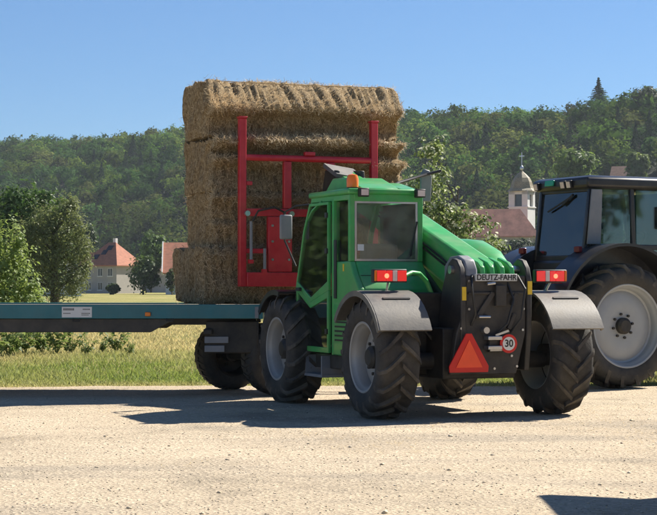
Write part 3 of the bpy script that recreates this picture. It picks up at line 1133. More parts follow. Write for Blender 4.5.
# church
YC = 400
k = YC / 1800
ch = empty('church', (px2w(522, YC), YC, 0), R(-28))
tw = 2.25
zE = 1.4 + (285 - 191) * k
MB().bx(-tw, tw, -tw, tw, -0.3, zE - 3.6).build('tower', WALLW, ch)
bel = MB()
t = 0.45
for sx in (-1, 1):
    for sy in (-1, 1):
        bel.bx(sx * tw, sx * (tw - 1.35), sy * tw, sy * (tw - 1.35), zE - 3.6, zE)
bel.bx(-tw, tw, -tw, tw, zE - 0.8, zE)
belo = bel.build('belfry', WALLW, ch)
MB().bx(-tw - 0.2, tw + 0.2, -tw - 0.2, tw + 0.2, zE - 3.75, zE - 3.5).build('string_course', TRIM, ch)
dk = MB()
dk.bx(-tw + 0.5, tw - 0.5, -tw + 0.5, tw - 0.5, zE - 3.5, zE - 0.8)
dk.build('louvre', PANE, belo)
prof = [(3.30, zE - 0.15), (3.15, zE + 0.1), (2.70, zE + 0.55), (2.45, zE + 1.2), (2.25, zE + 2.0), (1.80, zE + 2.9), (1.05, zE + 3.7), (0.45, zE + 4.2), (0.12, zE + 4.6)]
sp = MB().lathe(prof, 'z', (0, 0, 0), 8, t0=R(22.5), t1=R(22.5) + 2 * math.pi).build('spire', ROOFY, ch)
fin = MB()
fin.tube([(0, 0, zE + 4.3), (0, 0, zE + 8.6)], 0.09, 6)
fin.lathe([(0.0, zE + 4.5), (0.35, zE + 4.7), (0.45, zE + 5.1), (0.32, zE + 5.5), (0.0, zE + 5.8)], 'z', (0, 0, 0), 10)
fin.bx(-0.6, 0.6, -0.06, 0.06, zE + 7.7, zE + 7.9)
fin.build('finial', STEEL, sp, smooth=True)
# nave: ridge runs to the left of the tower, hipped end towards the right
ch2 = empty('church_nave', (px2w(478, 385), 385, 0), R(-6))
zr = 1.4 + (285 - 208) * 385 / 1800
ze = 1.4 + (285 - 236) * 385 / 1800
MB().bx(-3, 12.3, 0.6, 10, -0.3, ze).build('wall', WALL, ch2)
m = MB()
A = [(-3.5, 0, ze), (13.2, 0, ze), (13.2, 10.6, ze), (-3.5, 10.6, ze), (-3.5, 5.3, zr), (9.0, 5.3, zr)]
m.add(A + [(p[0], p[1], p[2] - 0.25) for p in A[:4]], [(0, 1, 5, 4), (1, 2, 5), (2, 3, 4, 5), (3, 0, 4), (0, 6, 7, 1), (1, 7, 8, 2), (2, 8, 9, 3), (3, 9, 6, 0), (6, 9, 8, 7)])
m.build('roof', ROOFC, ch2)
for x in (0, 3.5, 7, 10.5):
    win(ch2, x, 0.6, ze - 3.2, 1.3, 3.2)
setp(ch2, 'church nave with long red tiled roof behind the flowering tree', 'church')
setp(ch, 'white church tower with yellowish tiled bell roof and cross', 'church tower')

# ------------------------------------------------------------------ wheels (prototype objects, copied for each wheel)
def copy_obj(o, parent):
    c = o.copy()
    COL.objects.link(c)
    c.parent = parent
    return c


def wheel_proto(Rw, W, rimR, nl, lug, rim_mat, dish, parent, tyre_mat=RUBBER, lug_mat=LUGM, bolts=8, hubr=0.12, hub_mat=None, lugw=0.03, twist=1.0):
    """wheel with its outer side towards -x; returns the hub object, tyre and rim as children"""
    hb = MB()
    hb.lathe([(0.0, -dish - 0.09), (hubr * 0.7, -dish - 0.09), (hubr, -dish - 0.06), (hubr, 0.25 * W), (0.0, 0.25 * W)], 'x', n=20)
    for k in range(bolts):
        a = 2 * math.pi * k / bolts
        hb.lathe([(0.0, -dish - 0.035), (0.018, -dish - 0.035), (0.018, -dish + 0.02)], 'x', (0, 1.45 * hubr * math.cos(a), 1.45 * hubr * math.sin(a)), 6)
    wheel = hb.build('wheel', hub_mat or DARK, parent, smooth=True)
    ty = MB()
    e = lug
    half = [(rimR, -.40 * W), (rimR + .025, -.45 * W), (rimR + .05 * 0.8, -.475 * W), ((rimR + Rw) / 2, -.505 * W), (Rw - e - .07, -.485 * W), (Rw - e - .025, -.44 * W), (Rw - e - .006, -.36 * W), (Rw - e, -.15 * W)]
    prof = half + [(r, -x) for (r, x) in half[::-1]]
    ty.lathe(prof, 'x', n=56)
    for side in (-1, 1):
        for k in range(nl):
            a0 = 2 * math.pi * k / nl + (math.pi / nl if side > 0 else 0)
            vs_ = []
            ns = 6
            for j in range(ns):
                t = j / (ns - 1)
                x = side * (-0.03 * W + t * 0.535 * W)
                a = a0 + twist * t * 0.5 * W / Rw
                drop = max(0, (t - 0.72) / 0.28)
                rt = Rw - 0.012 * t - 0.085 * drop ** 1.6
                rb = Rw - e - 0.03 - 0.10 * drop ** 1.3
                hw = lugw * (1.0 - 0.15 * t) / Rw
                for (r, da) in ((rb, -hw * 1.35), (rb, hw * 1.35), (rt, hw * 0.8), (rt, -hw * 0.8)):
                    vs_.append((x, r * math.cos(a + da), r * math.sin(a + da)))
            fs = [(0, 1, 2, 3), tuple(4 * (ns - 1) + i for i in (3, 2, 1, 0))]
            for j in range(ns - 1):
                for i in range(4):
                    i2 = (i + 1) % 4
                    fs.append((4 * j + i, 4 * j + i2, 4 * j + 4 + i2, 4 * j + 4 + i))
            ty.add(vs_, fs, 1)
    ty.build('tyre', [tyre_mat, lug_mat], wheel, smooth=True)
    rm = MB()
    rm.lathe([(rimR + .022, -.385 * W), (rimR + .026, -.43 * W), (rimR + .010, -.445 * W), (rimR - .008, -.43 * W), (rimR - .014, -.38 * W),
              (rimR - .03, -.34 * W), (rimR - .045, -.30 * W), (rimR - .05, -dish * 0.9), (rimR * .86, -dish * 0.8), (rimR * .80, -dish), (rimR * .55, -dish - 0.015), (rimR * .42, -dish - 0.01), (0.06, -dish)], 'x', n=44)
    rm.lathe([(rimR - .04, -dish * 0.7), (rimR - .03, .1 * W), (rimR - .012, .38 * W), (rimR + .012, .445 * W), (rimR + .024, .40 * W)], 'x', n=44)
    rm.build('rim', rim_mat, wheel, smooth=True)
    return wheel


def place_wheel(proto_w, parent, loc, right, first=False, rx=0.0, rz=0.0):
    w_ = proto_w
    if not first:
        w_ = copy_obj(proto_w, parent)
        for ch in list(proto_w.children):
            copy_obj(ch, w_)
    w_.parent = parent
    w_.location = loc
    w_.rotation_euler = (rx, 0, (math.pi if right else 0) + rz)
    return w_


# ------------------------------------------------------------------ straw bales
TH = R(21)
OX, OY = 1.472, 19.14
cT, sT = math.cos(TH), math.sin(TH)


def L2W(x, y, z=0.0):
    return (OX + x * cT - y * sT, OY + x * sT + y * cT, z)


def make_bale(cx, cy, z0, lx, ly, lz, profile, seed, yaw, label, sag=0.0):
    g = np.random.default_rng(seed)
    sp_ = 0.03
    hx_, hy_, hz_ = lx / 2, ly / 2, lz / 2
    Vs, Fs = [], []
    o = 0

    def face(u0, u1, v0, v1, fn, flip):
        nonlocal o
        nu = max(2, int((u1 - u0) / sp_))
        nv = max(2, int((v1 - v0) / sp_))
        U, W_ = np.meshgrid(np.linspace(u0, u1, nu), np.linspace(v0, v1, nv), indexing='ij')
        P = np.stack(fn(U, W_), -1).reshape(-1, 3)
        f = grid_faces(nu, nv)
        if flip:
            f = f[:, ::-1]
        Vs.append(P)
        Fs.append(f + o)
        o += len(P)
    # the corner points of neighbouring faces coincide only at the box edges; grids share nx, ny, nz
    face(-hx_, hx_, -hz_, hz_, lambda u, v: (u, 0 * u - hy_, v), False)
    face(-hx_, hx_, -hz_, hz_, lambda u, v: (u, 0 * u + hy_, v), True)
    face(-hy_, hy_, -hz_, hz_, lambda u, v: (0 * u - hx_, u, v), True)
    face(-hy_, hy_, -hz_, hz_, lambda u, v: (0 * u + hx_, u, v), False)
    face(-hx_, hx_, -hy_, hy_, lambda u, v: (u, v, 0 * u + hz_), False)
    face(-hx_, hx_, -hy_, hy_, lambda u, v: (u, v, 0 * u - hz_), True)
    P = np.concatenate(Vs)
    F = np.concatenate(Fs)
    q = P / np.array([hx_, hy_, hz_])
    pw = np.sign(q) * np.abs(q) ** 7
    n = pw / (np.linalg.norm(pw, axis=1, keepdims=True) + 1e-6)
    x, y, z = P[:, 0], P[:, 1], P[:, 2]
    zr_ = (z / hz_ + 1) / 2
    s1 = seed * 3.7
    nz = fbm(x * 5 + y * 3 + 50 + s1, z * 5 + y * 4 + 60, 4) - 0.47
    nb = fbm(x * 1.6 + y * 2.3 + 80 + s1, z * 2 + y * 1.7 + 20, 3) - 0.45
    lean = 0.10 + 0.10 * nb
    ph = (x + y + z * lean) / 0.12 + 2.2 * vnoise(x * 2.2 + 40 + s1, y + 9) + 0.8 * nb
    rid = np.abs(np.sin(math.pi * ph)) ** 0.6 * (0.55 + 0.9 * vnoise(np.floor(ph) * 1.7 + 33, z * 4 + 70 + s1))
    side = (np.abs(n[:, 2]) < 0.75)
    d = 0.10 * nz + 0.09 * nb + 0.055 * (rid - 0.6) * side
    # rounded edges and corners
    edge_r = np.linalg.norm(np.maximum(np.abs(P) - (np.array([hx_, hy_, hz_]) - 0.10), 0), axis=1)
    d -= 0.42 * np.maximum(edge_r - 0.10, 0)
    tw_y = [-0.46, -0.23, 0.0, 0.23, 0.46]
    endtop = np.clip(np.maximum(np.abs(n[:, 0]), n[:, 2]) * 2 - 0.8, 0, 1)
    for ty_ in tw_y:
        d -= 0.035 * np.exp(-((y - ty_) / 0.035) ** 2) * endtop
    pz = [p_[0] for p_ in profile][::-1]
    po = [p_[1] for p_ in profile][::-1]
    setback = np.interp(zr_ + 0.10 * nb, pz, po)
    wy = np.clip(-q[:, 1] * 1.6 - 0.4, 0, 1)
    Q = P + n * d[:, None]
    Q[:, 1] += setback * wy * (1 + 0.9 * nb)
    Q[:, 2] -= 0.05 * np.clip(fbm(x * 2.2 + 90 + s1, y * 0 + 11, 3) - 0.35, 0, 1) * np.clip(q[:, 2], 0, 1)
    Q[:, 2] += hz_
    root = np_mesh('straw_bale', Q, F, STRAW, smooth=True)
    root.location = (*L2W(cx, cy)[:2], z0)
    root.rotation_euler = (0, 0, TH + yaw)
    setp(root, label, 'straw bale', 'stacked straw bales')
    for ty_ in tw_y:
        pth = [(hx_ * 0.99, ty_, 0.05), (hx_ * 0.99, ty_, lz * 0.5), (hx_ * 0.97, ty_, lz - 0.06), (hx_ * 0.9, ty_, lz - 0.02), (0, ty_, lz - 0.03), (-hx_ * 0.9, ty_, lz - 0.02), (-hx_ * 0.97, ty_, lz - 0.06), (-hx_ * 0.99, ty_, lz * 0.5), (-hx_ * 0.99, ty_, 0.05)]
        MB().tube(pth, 0.005, 5).build('twine', TWINE, root, smooth=True)
    # loose straws on the surface, more on the camera side and the left end
    ns = 13000
    wgt = np.where(n[:, 1] < -0.4, 3.0, 1.0) * np.where(n[:, 2] < -0.6, 0.0, 1.0)
    wgt = wgt * (0.35 + 2.0 * np.clip(nb + 0.15, 0, 1)) * (0.6 + 2.2 * (wy * np.clip(-setback * 6 + 0.2, 0, 1)))
    idx = g.choice(len(Q), ns, p=wgt / wgt.sum())
    C = Q[idx] + g.normal(size=(ns, 3)) * 0.012
    nn = n[idx]
    dr = unit(ns, g) + np.array([0.3, 0, -0.25])
    dr -= nn * ((dr * nn).sum(1) - 0.28 * g.random(ns))[:, None]
    dr /= np.linalg.norm(dr, axis=1, keepdims=True)
    sd = np.cross(dr, nn)
    ln = (0.015 + 0.065 * g.random(ns) ** 2.4)[:, None]
    wd = (0.0016 + 0.0018 * g.random(ns))[:, None]
    out = nn * 0.012
    Vv = np.stack([C - sd * wd + out * 0.2, C + sd * wd + out * 0.2, C + dr * ln + sd * wd * 0.7 + out, C + dr * ln - sd * wd * 0.7 + out], 1).reshape(-1, 3)
    tc = np.array([0.33, 0.245, 0.125]) + g.random((ns, 1)) * np.array([0.37, 0.32, 0.225])
    st = np_mesh('loose_straw', Vv, np.arange(4 * ns).reshape(ns, 4), STRAND, np.repeat(tc, 4, axis=0), root)
    st['kind'] = 'stuff'
    return root


BZ = 1.165
make_bale(-0.27, 5.03, BZ, 2.66, 1.22, 0.71, [(1, 0.0), (0.9, -0.04), (0.6, 0.02), (0.3, -0.03), (0, 0.04)], 1, R(2.0),
          'bottom straw bale of the stack, resting at the trailer bed edge')
make_bale(-0.13, 5.03, BZ + 0.715, 2.60, 1.20, 0.70, [(1, -0.05), (0.92, -0.09), (0.78, 0.05), (0.5, 0.08), (0.42, 0.0), (0.2, 0.07), (0, 0.05)], 2, R(-0.8),
          'second straw bale from the bottom, behind the lower half of the red frame')
make_bale(-0.16, 4.99, BZ + 1.425, 2.62, 1.20, 0.70, [(1, -0.14), (0.95, -0.20), (0.90, -0.17), (0.78, 0.08), (0.68, 0.13), (0.60, -0.12), (0.55, -0.15), (0.42, 0.12), (0.1, 0.05), (0, 0.03)], 3, R(0.6),
          'third straw bale from the bottom, crossed by the red top bar')
make_bale(-0.145, 5.07, BZ + 2.135, 2.62, 1.18, 0.73, [(1, 0.22), (0.88, 0.13), (0.54, -0.13), (0.46, -0.14), (0.36, 0.12), (0.15, 0.18), (0, 0.10)], 4, R(-0.3),
          'topmost straw bale of the stack with ridged sunlit edge')

# ------------------------------------------------------------------ red bale frame carried by the loader
fr = empty('bale_frame', L2W(0, 4.2, 1.4), TH)
X0, X1 = -1.13, 0.66
zb = -0.02


def fb(name, x0, x1, y0, y1, z0, z1, mat=RED, bev=0.008, par=fr):
    return MB().bx(x0, x1, y0, y1, z0 - 1.4, z1 - 1.4).build(name, mat, par, bevel=bev)


for x in (X0, X1):
    p_ = fb('post', x - 0.045, x + 0.045, -0.045, 0.045, 1.38, 3.50)
    MB().bx(x - 0.055, x + 0.055, -0.055, 0.055, 2.10, 2.125).build('post_cap', RED, p_, bevel=0.004)
tb = MB().tube([(X0 + 0.046, 0, 1.61), (X1 - 0.046, 0, 1.61)], 0.042, 12).build('top_bar', RED, fr, smooth=True)
for x in (-0.53, 0.06):
    fb('upright', x - 0.05, x + 0.05, -0.04, 0.04, 2.37, 2.967)
fb('stop_bracket', -0.30, -0.16, -0.05, 0.03, 3.05, 3.10)
fb('cross_beam', X0 + 0.046, X1 - 0.046, -0.05, 0.05, 2.27, 2.365)
fb('cross_beam', X0 + 0.046, X1 - 0.046, -0.07, 0.07, 1.38, 1.56)
for (a, b) in ((-0.80, -0.48), (0.02, 0.34)):
    pl = fb('carriage_plate', a, b, -0.06, 0.02, 1.565, 2.265)
    for z in (1.72, 1.95, 2.15):
        for q in (a + 0.05, b - 0.05):
            MB().tube([(q, -0.085, z - 1.4), (q, -0.05, z - 1.4)], 0.016, 6).build('bolt', STEEL, pl)
for (a, b) in ((X0 + 0.046, -0.805), (0.345, X1 - 0.046)):
    fb('brace', a, b, -0.035, 0.035, 1.80, 1.86)
for x in (X0 + 0.09, -0.86):
    z0, z1 = (1.72, 2.2) if x < -1 else (1.60, 1.86)
    c_ = MB().tube([(x, -0.09, z0 - 1.4), (x, -0.09, z1 - 1.4)], 0.020, 8).build('ram', GREYP, fr, smooth=True)
    MB().bx(x - 0.03, x + 0.03, -0.10, -0.045, z0 - 1.45, z0 - 1.40).build('ram_lug', RED, c_)
for x in (X0 + 0.04, -0.50, 0.36):
    MB().lathe([(0.0, -0.11), (0.035, -0.11), (0.035, -0.05)], 'y', (x, 0, 0.90), 10).build('pivot_pin', STEEL, fr, smooth=True)
fb('hook_bracket', X0 + 0.05, X0 + 0.13, -0.03, 0.03, 2.66, 2.71)
hs_ = MB()
hs_.tube([(X0 + 0.10, -0.12, 0.80), (X0 + 0.16, -0.16, 0.93), (X0 + 0.38, -0.16, 0.98), (-0.62, -0.13, 0.92), (-0.55, -0.11, 0.75)], 0.014, 7)
hs_.build('hose', DARK, fr, smooth=True)
for x in (-0.95, -0.45, 0.0, 0.48):
    MB().tube([(x, 0.0, 0.06), (x, 0.9, 0.06), (x, 1.15, 0.06)], [0.03, 0.025, 0.004], 8).build('tine', STEEL, fr, smooth=True)
setp(fr, 'red steel bale frame with two tall posts pressed against the straw stack', 'bale frame')

# ------------------------------------------------------------------ telehandler
tel = empty('telehandler', L2W(0, 0, 0), TH)
setp(tel, 'green telescopic loader seen from behind with glazed cab, raised boom and red warning triangle', 'telehandler')


def tb_(name, args, mat, bev=0.01, par=tel):
    return MB().bx(*args).build(name, mat, par, bevel=bev)


ch_ = MB()
ch_.bx(-0.42, 0.42, -0.30, 3.2, 0.42, 0.95)
ch_.bx(-0.70, -0.2, 0.12, 0.95, 0.45, 1.32)
ch_.bx(0.40, 0.80, 0.75, 2.0, 0.45, 1.30)
ch_.bx(-0.95, -0.38, 0.72, 2.05, 0.46, 0.62)
chas = ch_.build('chassis', DARK, tel, bevel=0.015)
for y in (0.0, 2.7):
    MB().tube([(-0.9, y, 0.60), (-0.3, y, 0.60), (-0.25, y, 0.60), (0.25, y, 0.60), (0.3, y, 0.60), (0.9, y, 0.60)], [0.09, 0.09, 0.18, 0.18, 0.09, 0.09], 12).build('axle', DARK, tel, smooth=True)

wp = wheel_proto(0.645, 0.455, 0.355, 17, 0.045, RIM, 0.05, tel)
for i, (x, y, rt_, rx_) in enumerate(((-1.0, 0.0, False, 0.1), (1.0, 0.0, True, 0.5), (-1.0, 2.7, False, 0.9), (1.0, 2.7, True, 1.2))):
    place_wheel(wp, tel, (x, y, 0.648), rt_, i == 0, rx_)

# rear counterweight with side plates
side_poly = [(-.40, .50), (-.46, .90), (-.46, 1.45), (-.42, 1.58), (-.34, 1.66), (-.24, 1.68), (-.14, 1.63), (.02, 1.36), (.10, 1.0), (.10, .50)]
for (a, b) in ((-0.285, -0.225), (0.475, 0.535)):
    MB().prism(side_poly, 'x', a, b).build('boom_mount_plate', BLACK, tel, bevel=0.012)
cw = MB().prism([(-.222, 1.50), (.472, 1.50), (.472, 0.9), (.36, .47), (-.40, .47), (-.33, .9), (-.222, 1.2)], 'y', -0.44, -0.36).build('rear_panel', BLACK, tel, bevel=0.012)
ns_ = MB().bx(-0.125, 0.355, -0.475, -0.442, 1.44, 1.515).build('name_strip', STRIP, tel, bevel=0.004)
text_mesh('DEUTZ-FAHR', 0.083, 'lettering', INK, ns_, (0.115, -0.4775, 1.4775), (R(90), 0, 0), 0.001, 0.92)
rl = MB()
rl.bx(-0.20, 0.44, -0.462, -0.440, 1.30, 1.33)
rl.bx(-0.12, 0.02, -0.475, -0.440, 1.05, 1.09)
rl.bx(0.10, 0.22, -0.50, -0.440, 1.18, 1.40)
rl.box((0.30, -0.455, 1.02), (0.05, 0.03, 0.18), (0, R(25), 0))
rl.box((0.33, -0.455, 1.25), (0.05, 0.03, 0.14), (0, R(20), 0))
rl.box((0.0, -0.455, 1.2), (0.06, 0.03, 0.30), (0, R(35), 0))
rl.bx(0.02, 0.20, -0.50, -0.440, 0.70, 0.86)
rl.build('panel_rib', BLACK, cw, bevel=0.008)
lv = MB()
lv.tube([(-0.10, -0.50, 1.07), (0.03, -0.50, 1.07)], 0.014, 8)
lv.build('lever', STEEL, cw, smooth=True)
MB().tube([(-0.02, -0.44, 0.93), (-0.02, -0.52, 0.93)], 0.035, 10).build('hitch_pin', STEEL, cw, smooth=True)
MB().tube([(0.0, -0.49, 1.41), (0.09, -0.49, 1.42)], 0.016, 8).build('grab_pin', STEEL, cw, smooth=True)
hk = MB()
hk.bx(-0.02, 0.14, -0.56, -0.44, 0.73, 0.77)
hk.bx(-0.02, 0.14, -0.56, -0.44, 0.83, 0.87)
hk.build('tow_hitch', STEEL, cw, bevel=0.006)
bt = MB()
for (x, z) in ((-0.19, 1.44), (-0.19, 1.15), (0.44, 1.15), (0.43, 0.93), (-0.28, 0.95), (0.36, 0.55), (0.10, 0.53), (-0.05, 0.53), (0.30, 0.66)):
    bt.lathe([(0.0, -0.458), (0.014, -0.458), (0.014, -0.44)], 'y', (x, 0, z), 6)
bt.build('bolt', STEEL, cw)
for (a_, b_, c_, d_) in (((-0.15, -0.43, 1.50), (-0.19, -0.52, 1.38), (-0.14, -0.50, 1.10), (-0.16, -0.44, 0.98)), ((0.38, -0.43, 1.50), (0.42, -0.53, 1.36), (0.38, -0.52, 1.05), (0.30, -0.44, 0.90)), ((0.26, -0.43, 1.43), (0.30, -0.50, 1.25), (0.22, -0.52, 1.0), (0.14, -0.46, 0.9))):
    MB().tube([a_, b_, c_, d_], 0.013, 7).build('hose', INK, cw, smooth=True)
# warning triangle
def trunc(cx, cz, hw, hh, cut):
    return [(cx - hw + cut * 0.1, cz), (cx - hw, cz + cut * 0.9), (cx - cut * 0.45, cz + hh), (cx + cut * 0.45, cz + hh), (cx + hw, cz + cut * 0.9), (cx + hw - cut * 0.1, cz)]


wt = MB().prism(trunc(-0.235, 0.50, 0.225, 0.40, 0.07), 'y', -0.545, -0.525).build('warning_triangle', TRIB, tel, bevel=0.003)
MB().prism([(-0.235 - 0.150, 0.55), (-0.235, 0.835), (-0.235 + 0.150, 0.55)], 'y', -0.553, -0.5455).build('triangle_centre', TRI, wt)
MB().tube([(-0.23, -0.44, 0.72), (-0.23, -0.53, 0.72)], 0.02, 8).build('bracket', DARK, wt)
# speed sign
sg = MB().lathe([(0.0, -0.535), (0.098, -0.535), (0.098, -0.523), (0.0, -0.523)], 'y', (0.225, 0, 0.79), 28).build('speed_sign', TRIB, tel)
MB().lathe([(0.0, -0.5385), (0.070, -0.5385), (0.070, -0.5352)], 'y', (0.225, 0, 0.79), 28).build('sign_disc', WHITE, sg)
text_mesh('30', 0.105, 'numerals', INK, sg, (0.225, -0.5405, 0.79), (R(90), 0, 0), 0.001, 0.95)
sgb = MB()
sgb.bx(-0.02, 0.20, -0.52, -0.505, 0.845, 0.865)
sgb.box((0.16, -0.51, 0.90), (0.16, 0.012, 0.022), (0, R(-18), 0))
sgb.bx(0.02, 0.20, -0.52, -0.505, 0.715, 0.735)
sgb.bx(0.21, 0.24, -0.523, -0.44, 0.77, 0.81)
sgb.build('bracket', STEEL, sg)
for (x, z, wd) in ((-0.255, 1.31, 0.045), (0.505, 1.37, 0.05)):
    MB().bx(x - wd / 2, x + wd / 2, -0.475, -0.461, z - 0.07, z + 0.07).build('side_reflector', YEL, tel)
MB().lathe([(0.0, 0.085), (0.045, 0.085), (0.05, 0.10), (0.05, 0.12)], 'y', (-0.58, 0, 0.77), 18).build('round_reflector', TRIB, tel, smooth=True)

# boom: rises forward from the rear pivot
sl0 = math.tan(R(18.5))


def bz(y):
    return 1.60 + (y + 0.34) * sl0 - 0.008 * max(0, y) ** 2


bx0, bx1 = -0.08, 0.24
bm_ = MB().prism([(-.36, 1.44), (-.34, 1.58), (-.26, 1.64), (2.4, bz(2.4)), (2.4, bz(2.4) - .40), (0.2, bz(0.2) - 0.46), (-0.2, 1.36)], 'x', bx0, bx1).build('boom', GREEN, tel, bevel=0.05, seg=4)
MB().prism([(2.38, bz(2.38) - .03), (3.75, bz(3.75) - .03), (3.75, bz(3.75) - .34), (2.38, bz(2.38) - .36)], 'x', bx0 + 0.03, bx1 - 0.03).build('inner_boom', GREEN, bm_, bevel=0.012)
hd = MB()
for (a, b) in ((bx0 - 0.03, bx0 + 0.02), (bx1 - 0.02, bx1 + 0.03)):
    hd.prism([(3.55, bz(3.55) + .03), (3.95, bz(3.75) + 0.0), (4.10, 2.45), (4.12, 1.50), (3.92, 1.50), (3.80, 2.15), (3.50, 2.55)], 'x', a, b)
hd.bx(bx0 + 0.02, bx1 - 0.02, 3.95, 4.08, 1.55, 2.4)
hd.build('boom_head', BLACK, bm_, bevel=0.01)
hp = MB()
hp.add(*slab([(bx0 - 0.04, 3.50, bz(3.50) + 0.00), (bx1 + 0.04, 3.50, bz(3.50) - 0.06), (bx1 + 0.04, 3.96, bz(3.78) + 0.02), (bx0 - 0.04, 3.96, bz(3.78) + 0.08)], 0.05))
hp.build('head_cover', pmat('dull_grey_sheet', (0.12, 0.12, 0.125), 0.6, var=0.2, dust=DUST, damt=0.15), bm_)
# boom root lugs with bright edges
for x in (bx0 + 0.07, 0.10, 0.22, 0.33):
    MB().prism([(-.42, 1.50), (-.40, 1.59), (-.32, 1.64), (-.10, 1.695), (-.10, 1.60), (-.32, 1.50)], 'x', x - 0.028, x + 0.028).build('boom_lug', GREEN, bm_, bevel=0.015, seg=3)
MB().prism([(-.44, 1.36), (-.43, 1.56), (-.36, 1.665), (-.22, 1.71), (-.02, 1.70), (0.12, 1.60), (0.12, 1.36)], 'x', -0.215, -0.08).build('pivot_bracket', GREYP, tel, bevel=0.02)
MB().tube([(-0.32, -0.25, 1.56), (0.57, -0.25, 1.56)], 0.045, 14).build('pivot_pin', STEEL, tel, smooth=True)
ly_ = MB()
ly_.tube([(0.15, 0.5, 0.95), (0.15, 1.9, 1.75)], 0.07, 12)
ly_.tube([(0.15, 1.9, 1.75), (0.15, 2.3, 1.98)], 0.04, 12)
ly_.build('lift_cylinder', DARK, bm_, smooth=True)

# engine bonnet on the right
bn = MB()
secs = []
for (y, zt_, x1) in ((0.05, 1.36, 0.66), (0.16, 1.50, 0.68), (0.32, 1.63, 0.70), (0.6, 1.80, 0.72), (0.95, 1.90, 0.73), (1.4, 1.93, 0.74), (1.9, 1.93, 0.74), (2.05, 1.80, 0.74)):
    secs.append([(0.40, y, 1.0), (0.40, y, zt_ - 0.10), (0.43, y, zt_ - 0.03), (0.50, y, zt_), (x1 - 0.08, y, zt_), (x1 - 0.02, y, zt_ - 0.03), (x1, y, zt_ - 0.10), (x1, y, 1.0)])
vs_ = [p for s_ in secs for p in s_]
fs = []
for i in range(len(secs) - 1):
    for k in range(7):
        fs.append((8 * i + k, 8 * i + k + 1, 8 * i + 9 + k, 8 * i + 8 + k))
    fs.append((8 * i + 7, 8 * i, 8 * i + 8, 8 * i + 15))
fs += [tuple(range(8)), tuple(range(8 * len(secs) - 8, 8 * len(secs)))[::-1]]
bn.add(vs_, fs)
bn.build('bonnet', GREEN, tel, smooth=True)

# cab base
CX0, CX1, CY0, CY1 = -1.0, -0.13, 0.86, 2.5
bd = MB()
bd.prism([(.86, 1.66), (.76, 1.52), (.60, 1.36), (.58, 1.22), (.70, 1.12), (.70, 1.02), (.78, .62), (1.40, .62), (1.40, 1.66)], 'x', CX0, CX0 + 0.07)
bd.prism([(.86, 1.66), (.76, 1.52), (.60, 1.36), (.58, 1.22), (.95, 1.22), (.95, 1.66)], 'x', CX0 + 0.07, CX1)
bd.prism([(.95, 1.25), (2.45, 1.25), (2.45, .66), (.95, .66)], 'x', CX1 - 0.03, CX1)
bd.build('body', GREEN, tel, bevel=0.015)
MB().bx(CX0 + 0.08, CX1 - 0.04, 0.96, 2.44, 0.64, 0.70).build('cab_floor', DARK, tel)
fl_ = MB()
apx = [(2.47, .62), (2.53, 1.34), (2.27, 2.03), (2.05, 2.36)]
for x in (CX0 + 0.03, CX1 - 0.03):
    fl_.beam((x, .885, 1.66), (x, .885, 2.39), 0.055, 0.06)
    for i in range(3):
        fl_.beam((x, *apx[i]), (x, *apx[i + 1]), 0.05, 0.05, (1, 0, 0))
fl_.beam((CX0 + 0.03, 1.37, 0.62), (CX0 + 0.03, 1.37, 2.36), 0.06, 0.065)
fl_.beam((CX0 + 0.05, .885, 2.355), (CX1 - 0.05, .885, 2.355), 0.06, 0.08)
for x in (CX0 + 0.03, CX1 - 0.03):
    fl_.beam((x, .90, 2.36), (x, 2.06, 2.37), 0.06, 0.06)
fl_.beam((CX0 + 0.05, 2.05, 2.36), (CX1 - 0.05, 2.05, 2.36), 0.05, 0.06)
fl_.beam((CX0 + 0.05, 2.47, .64), (CX1 - 0.05, 2.47, .64), 0.05, 0.06)
# curved brace at the top front corner of the door
fl_.tube([(CX0 - 0.005, 2.30, 1.96), (CX0 - 0.01, 2.17, 2.12), (CX0 - 0.01, 1.98, 2.25), (CX0 - 0.005, 1.70, 2.34)], 0.018, 8)
fl_.build('cab_frame', GREEN, tel, bevel=0.008)
rw = MB().bx(CX0 + 0.075, CX1 - 0.075, 0.872, 0.880, 1.675, 2.315).build('rear_window', GLASSR, tel)
rs = MB()
o_ = [(CX0 + .062, 1.662), (CX1 - .062, 1.662), (CX1 - .062, 2.318), (CX0 + .062, 2.318)]
i_ = [(CX0 + .085, 1.685), (CX1 - .085, 1.685), (CX1 - .085, 2.295), (CX0 + .085, 2.295)]
rs.ring(o_, i_, 'y', 0.864, 0.871)
rs.build('seal', STEEL, rw)
MB().bx(-0.905, -0.83, 0.866, 0.8705, 1.775, 1.845).build('sticker', WHITE, rw)
wpz = MB()
wpz.beam((-0.28, 0.855, 1.72), (-0.20, 0.855, 2.10), 0.012, 0.012)
wpz.build('wiper', INK, rw)
MB().bx(CX0 + 0.02, CX0 + 0.028, 0.925, 1.31, 1.67, 2.32).build('side_window', GLASS, tel)
MB().bx(CX1 - 0.028, CX1 - 0.02, 0.925, 2.02, 1.28, 2.32).build('right_window', GLASS, tel)
fw = MB()
for i in range(3):
    a, b = apx[i], apx[i + 1]
    fw.add([(CX0 + .07, a[0] + .01, a[1]), (CX1 - .07, a[0] + .01, a[1]), (CX1 - .07, b[0] + .01, b[1]), (CX0 + .07, b[0] + .01, b[1]),
            (CX0 + .07, a[0] + .018, a[1]), (CX1 - .07, a[0] + .018, a[1]), (CX1 - .07, b[0] + .018, b[1]), (CX0 + .07, b[0] + .018, b[1])],
           [(0, 1, 2, 3), (7, 6, 5, 4), (0, 4, 5, 1), (1, 5, 6, 2), (2, 6, 7, 3), (3, 7, 4, 0)])
fw.build('windscreen', GLASS, tel)
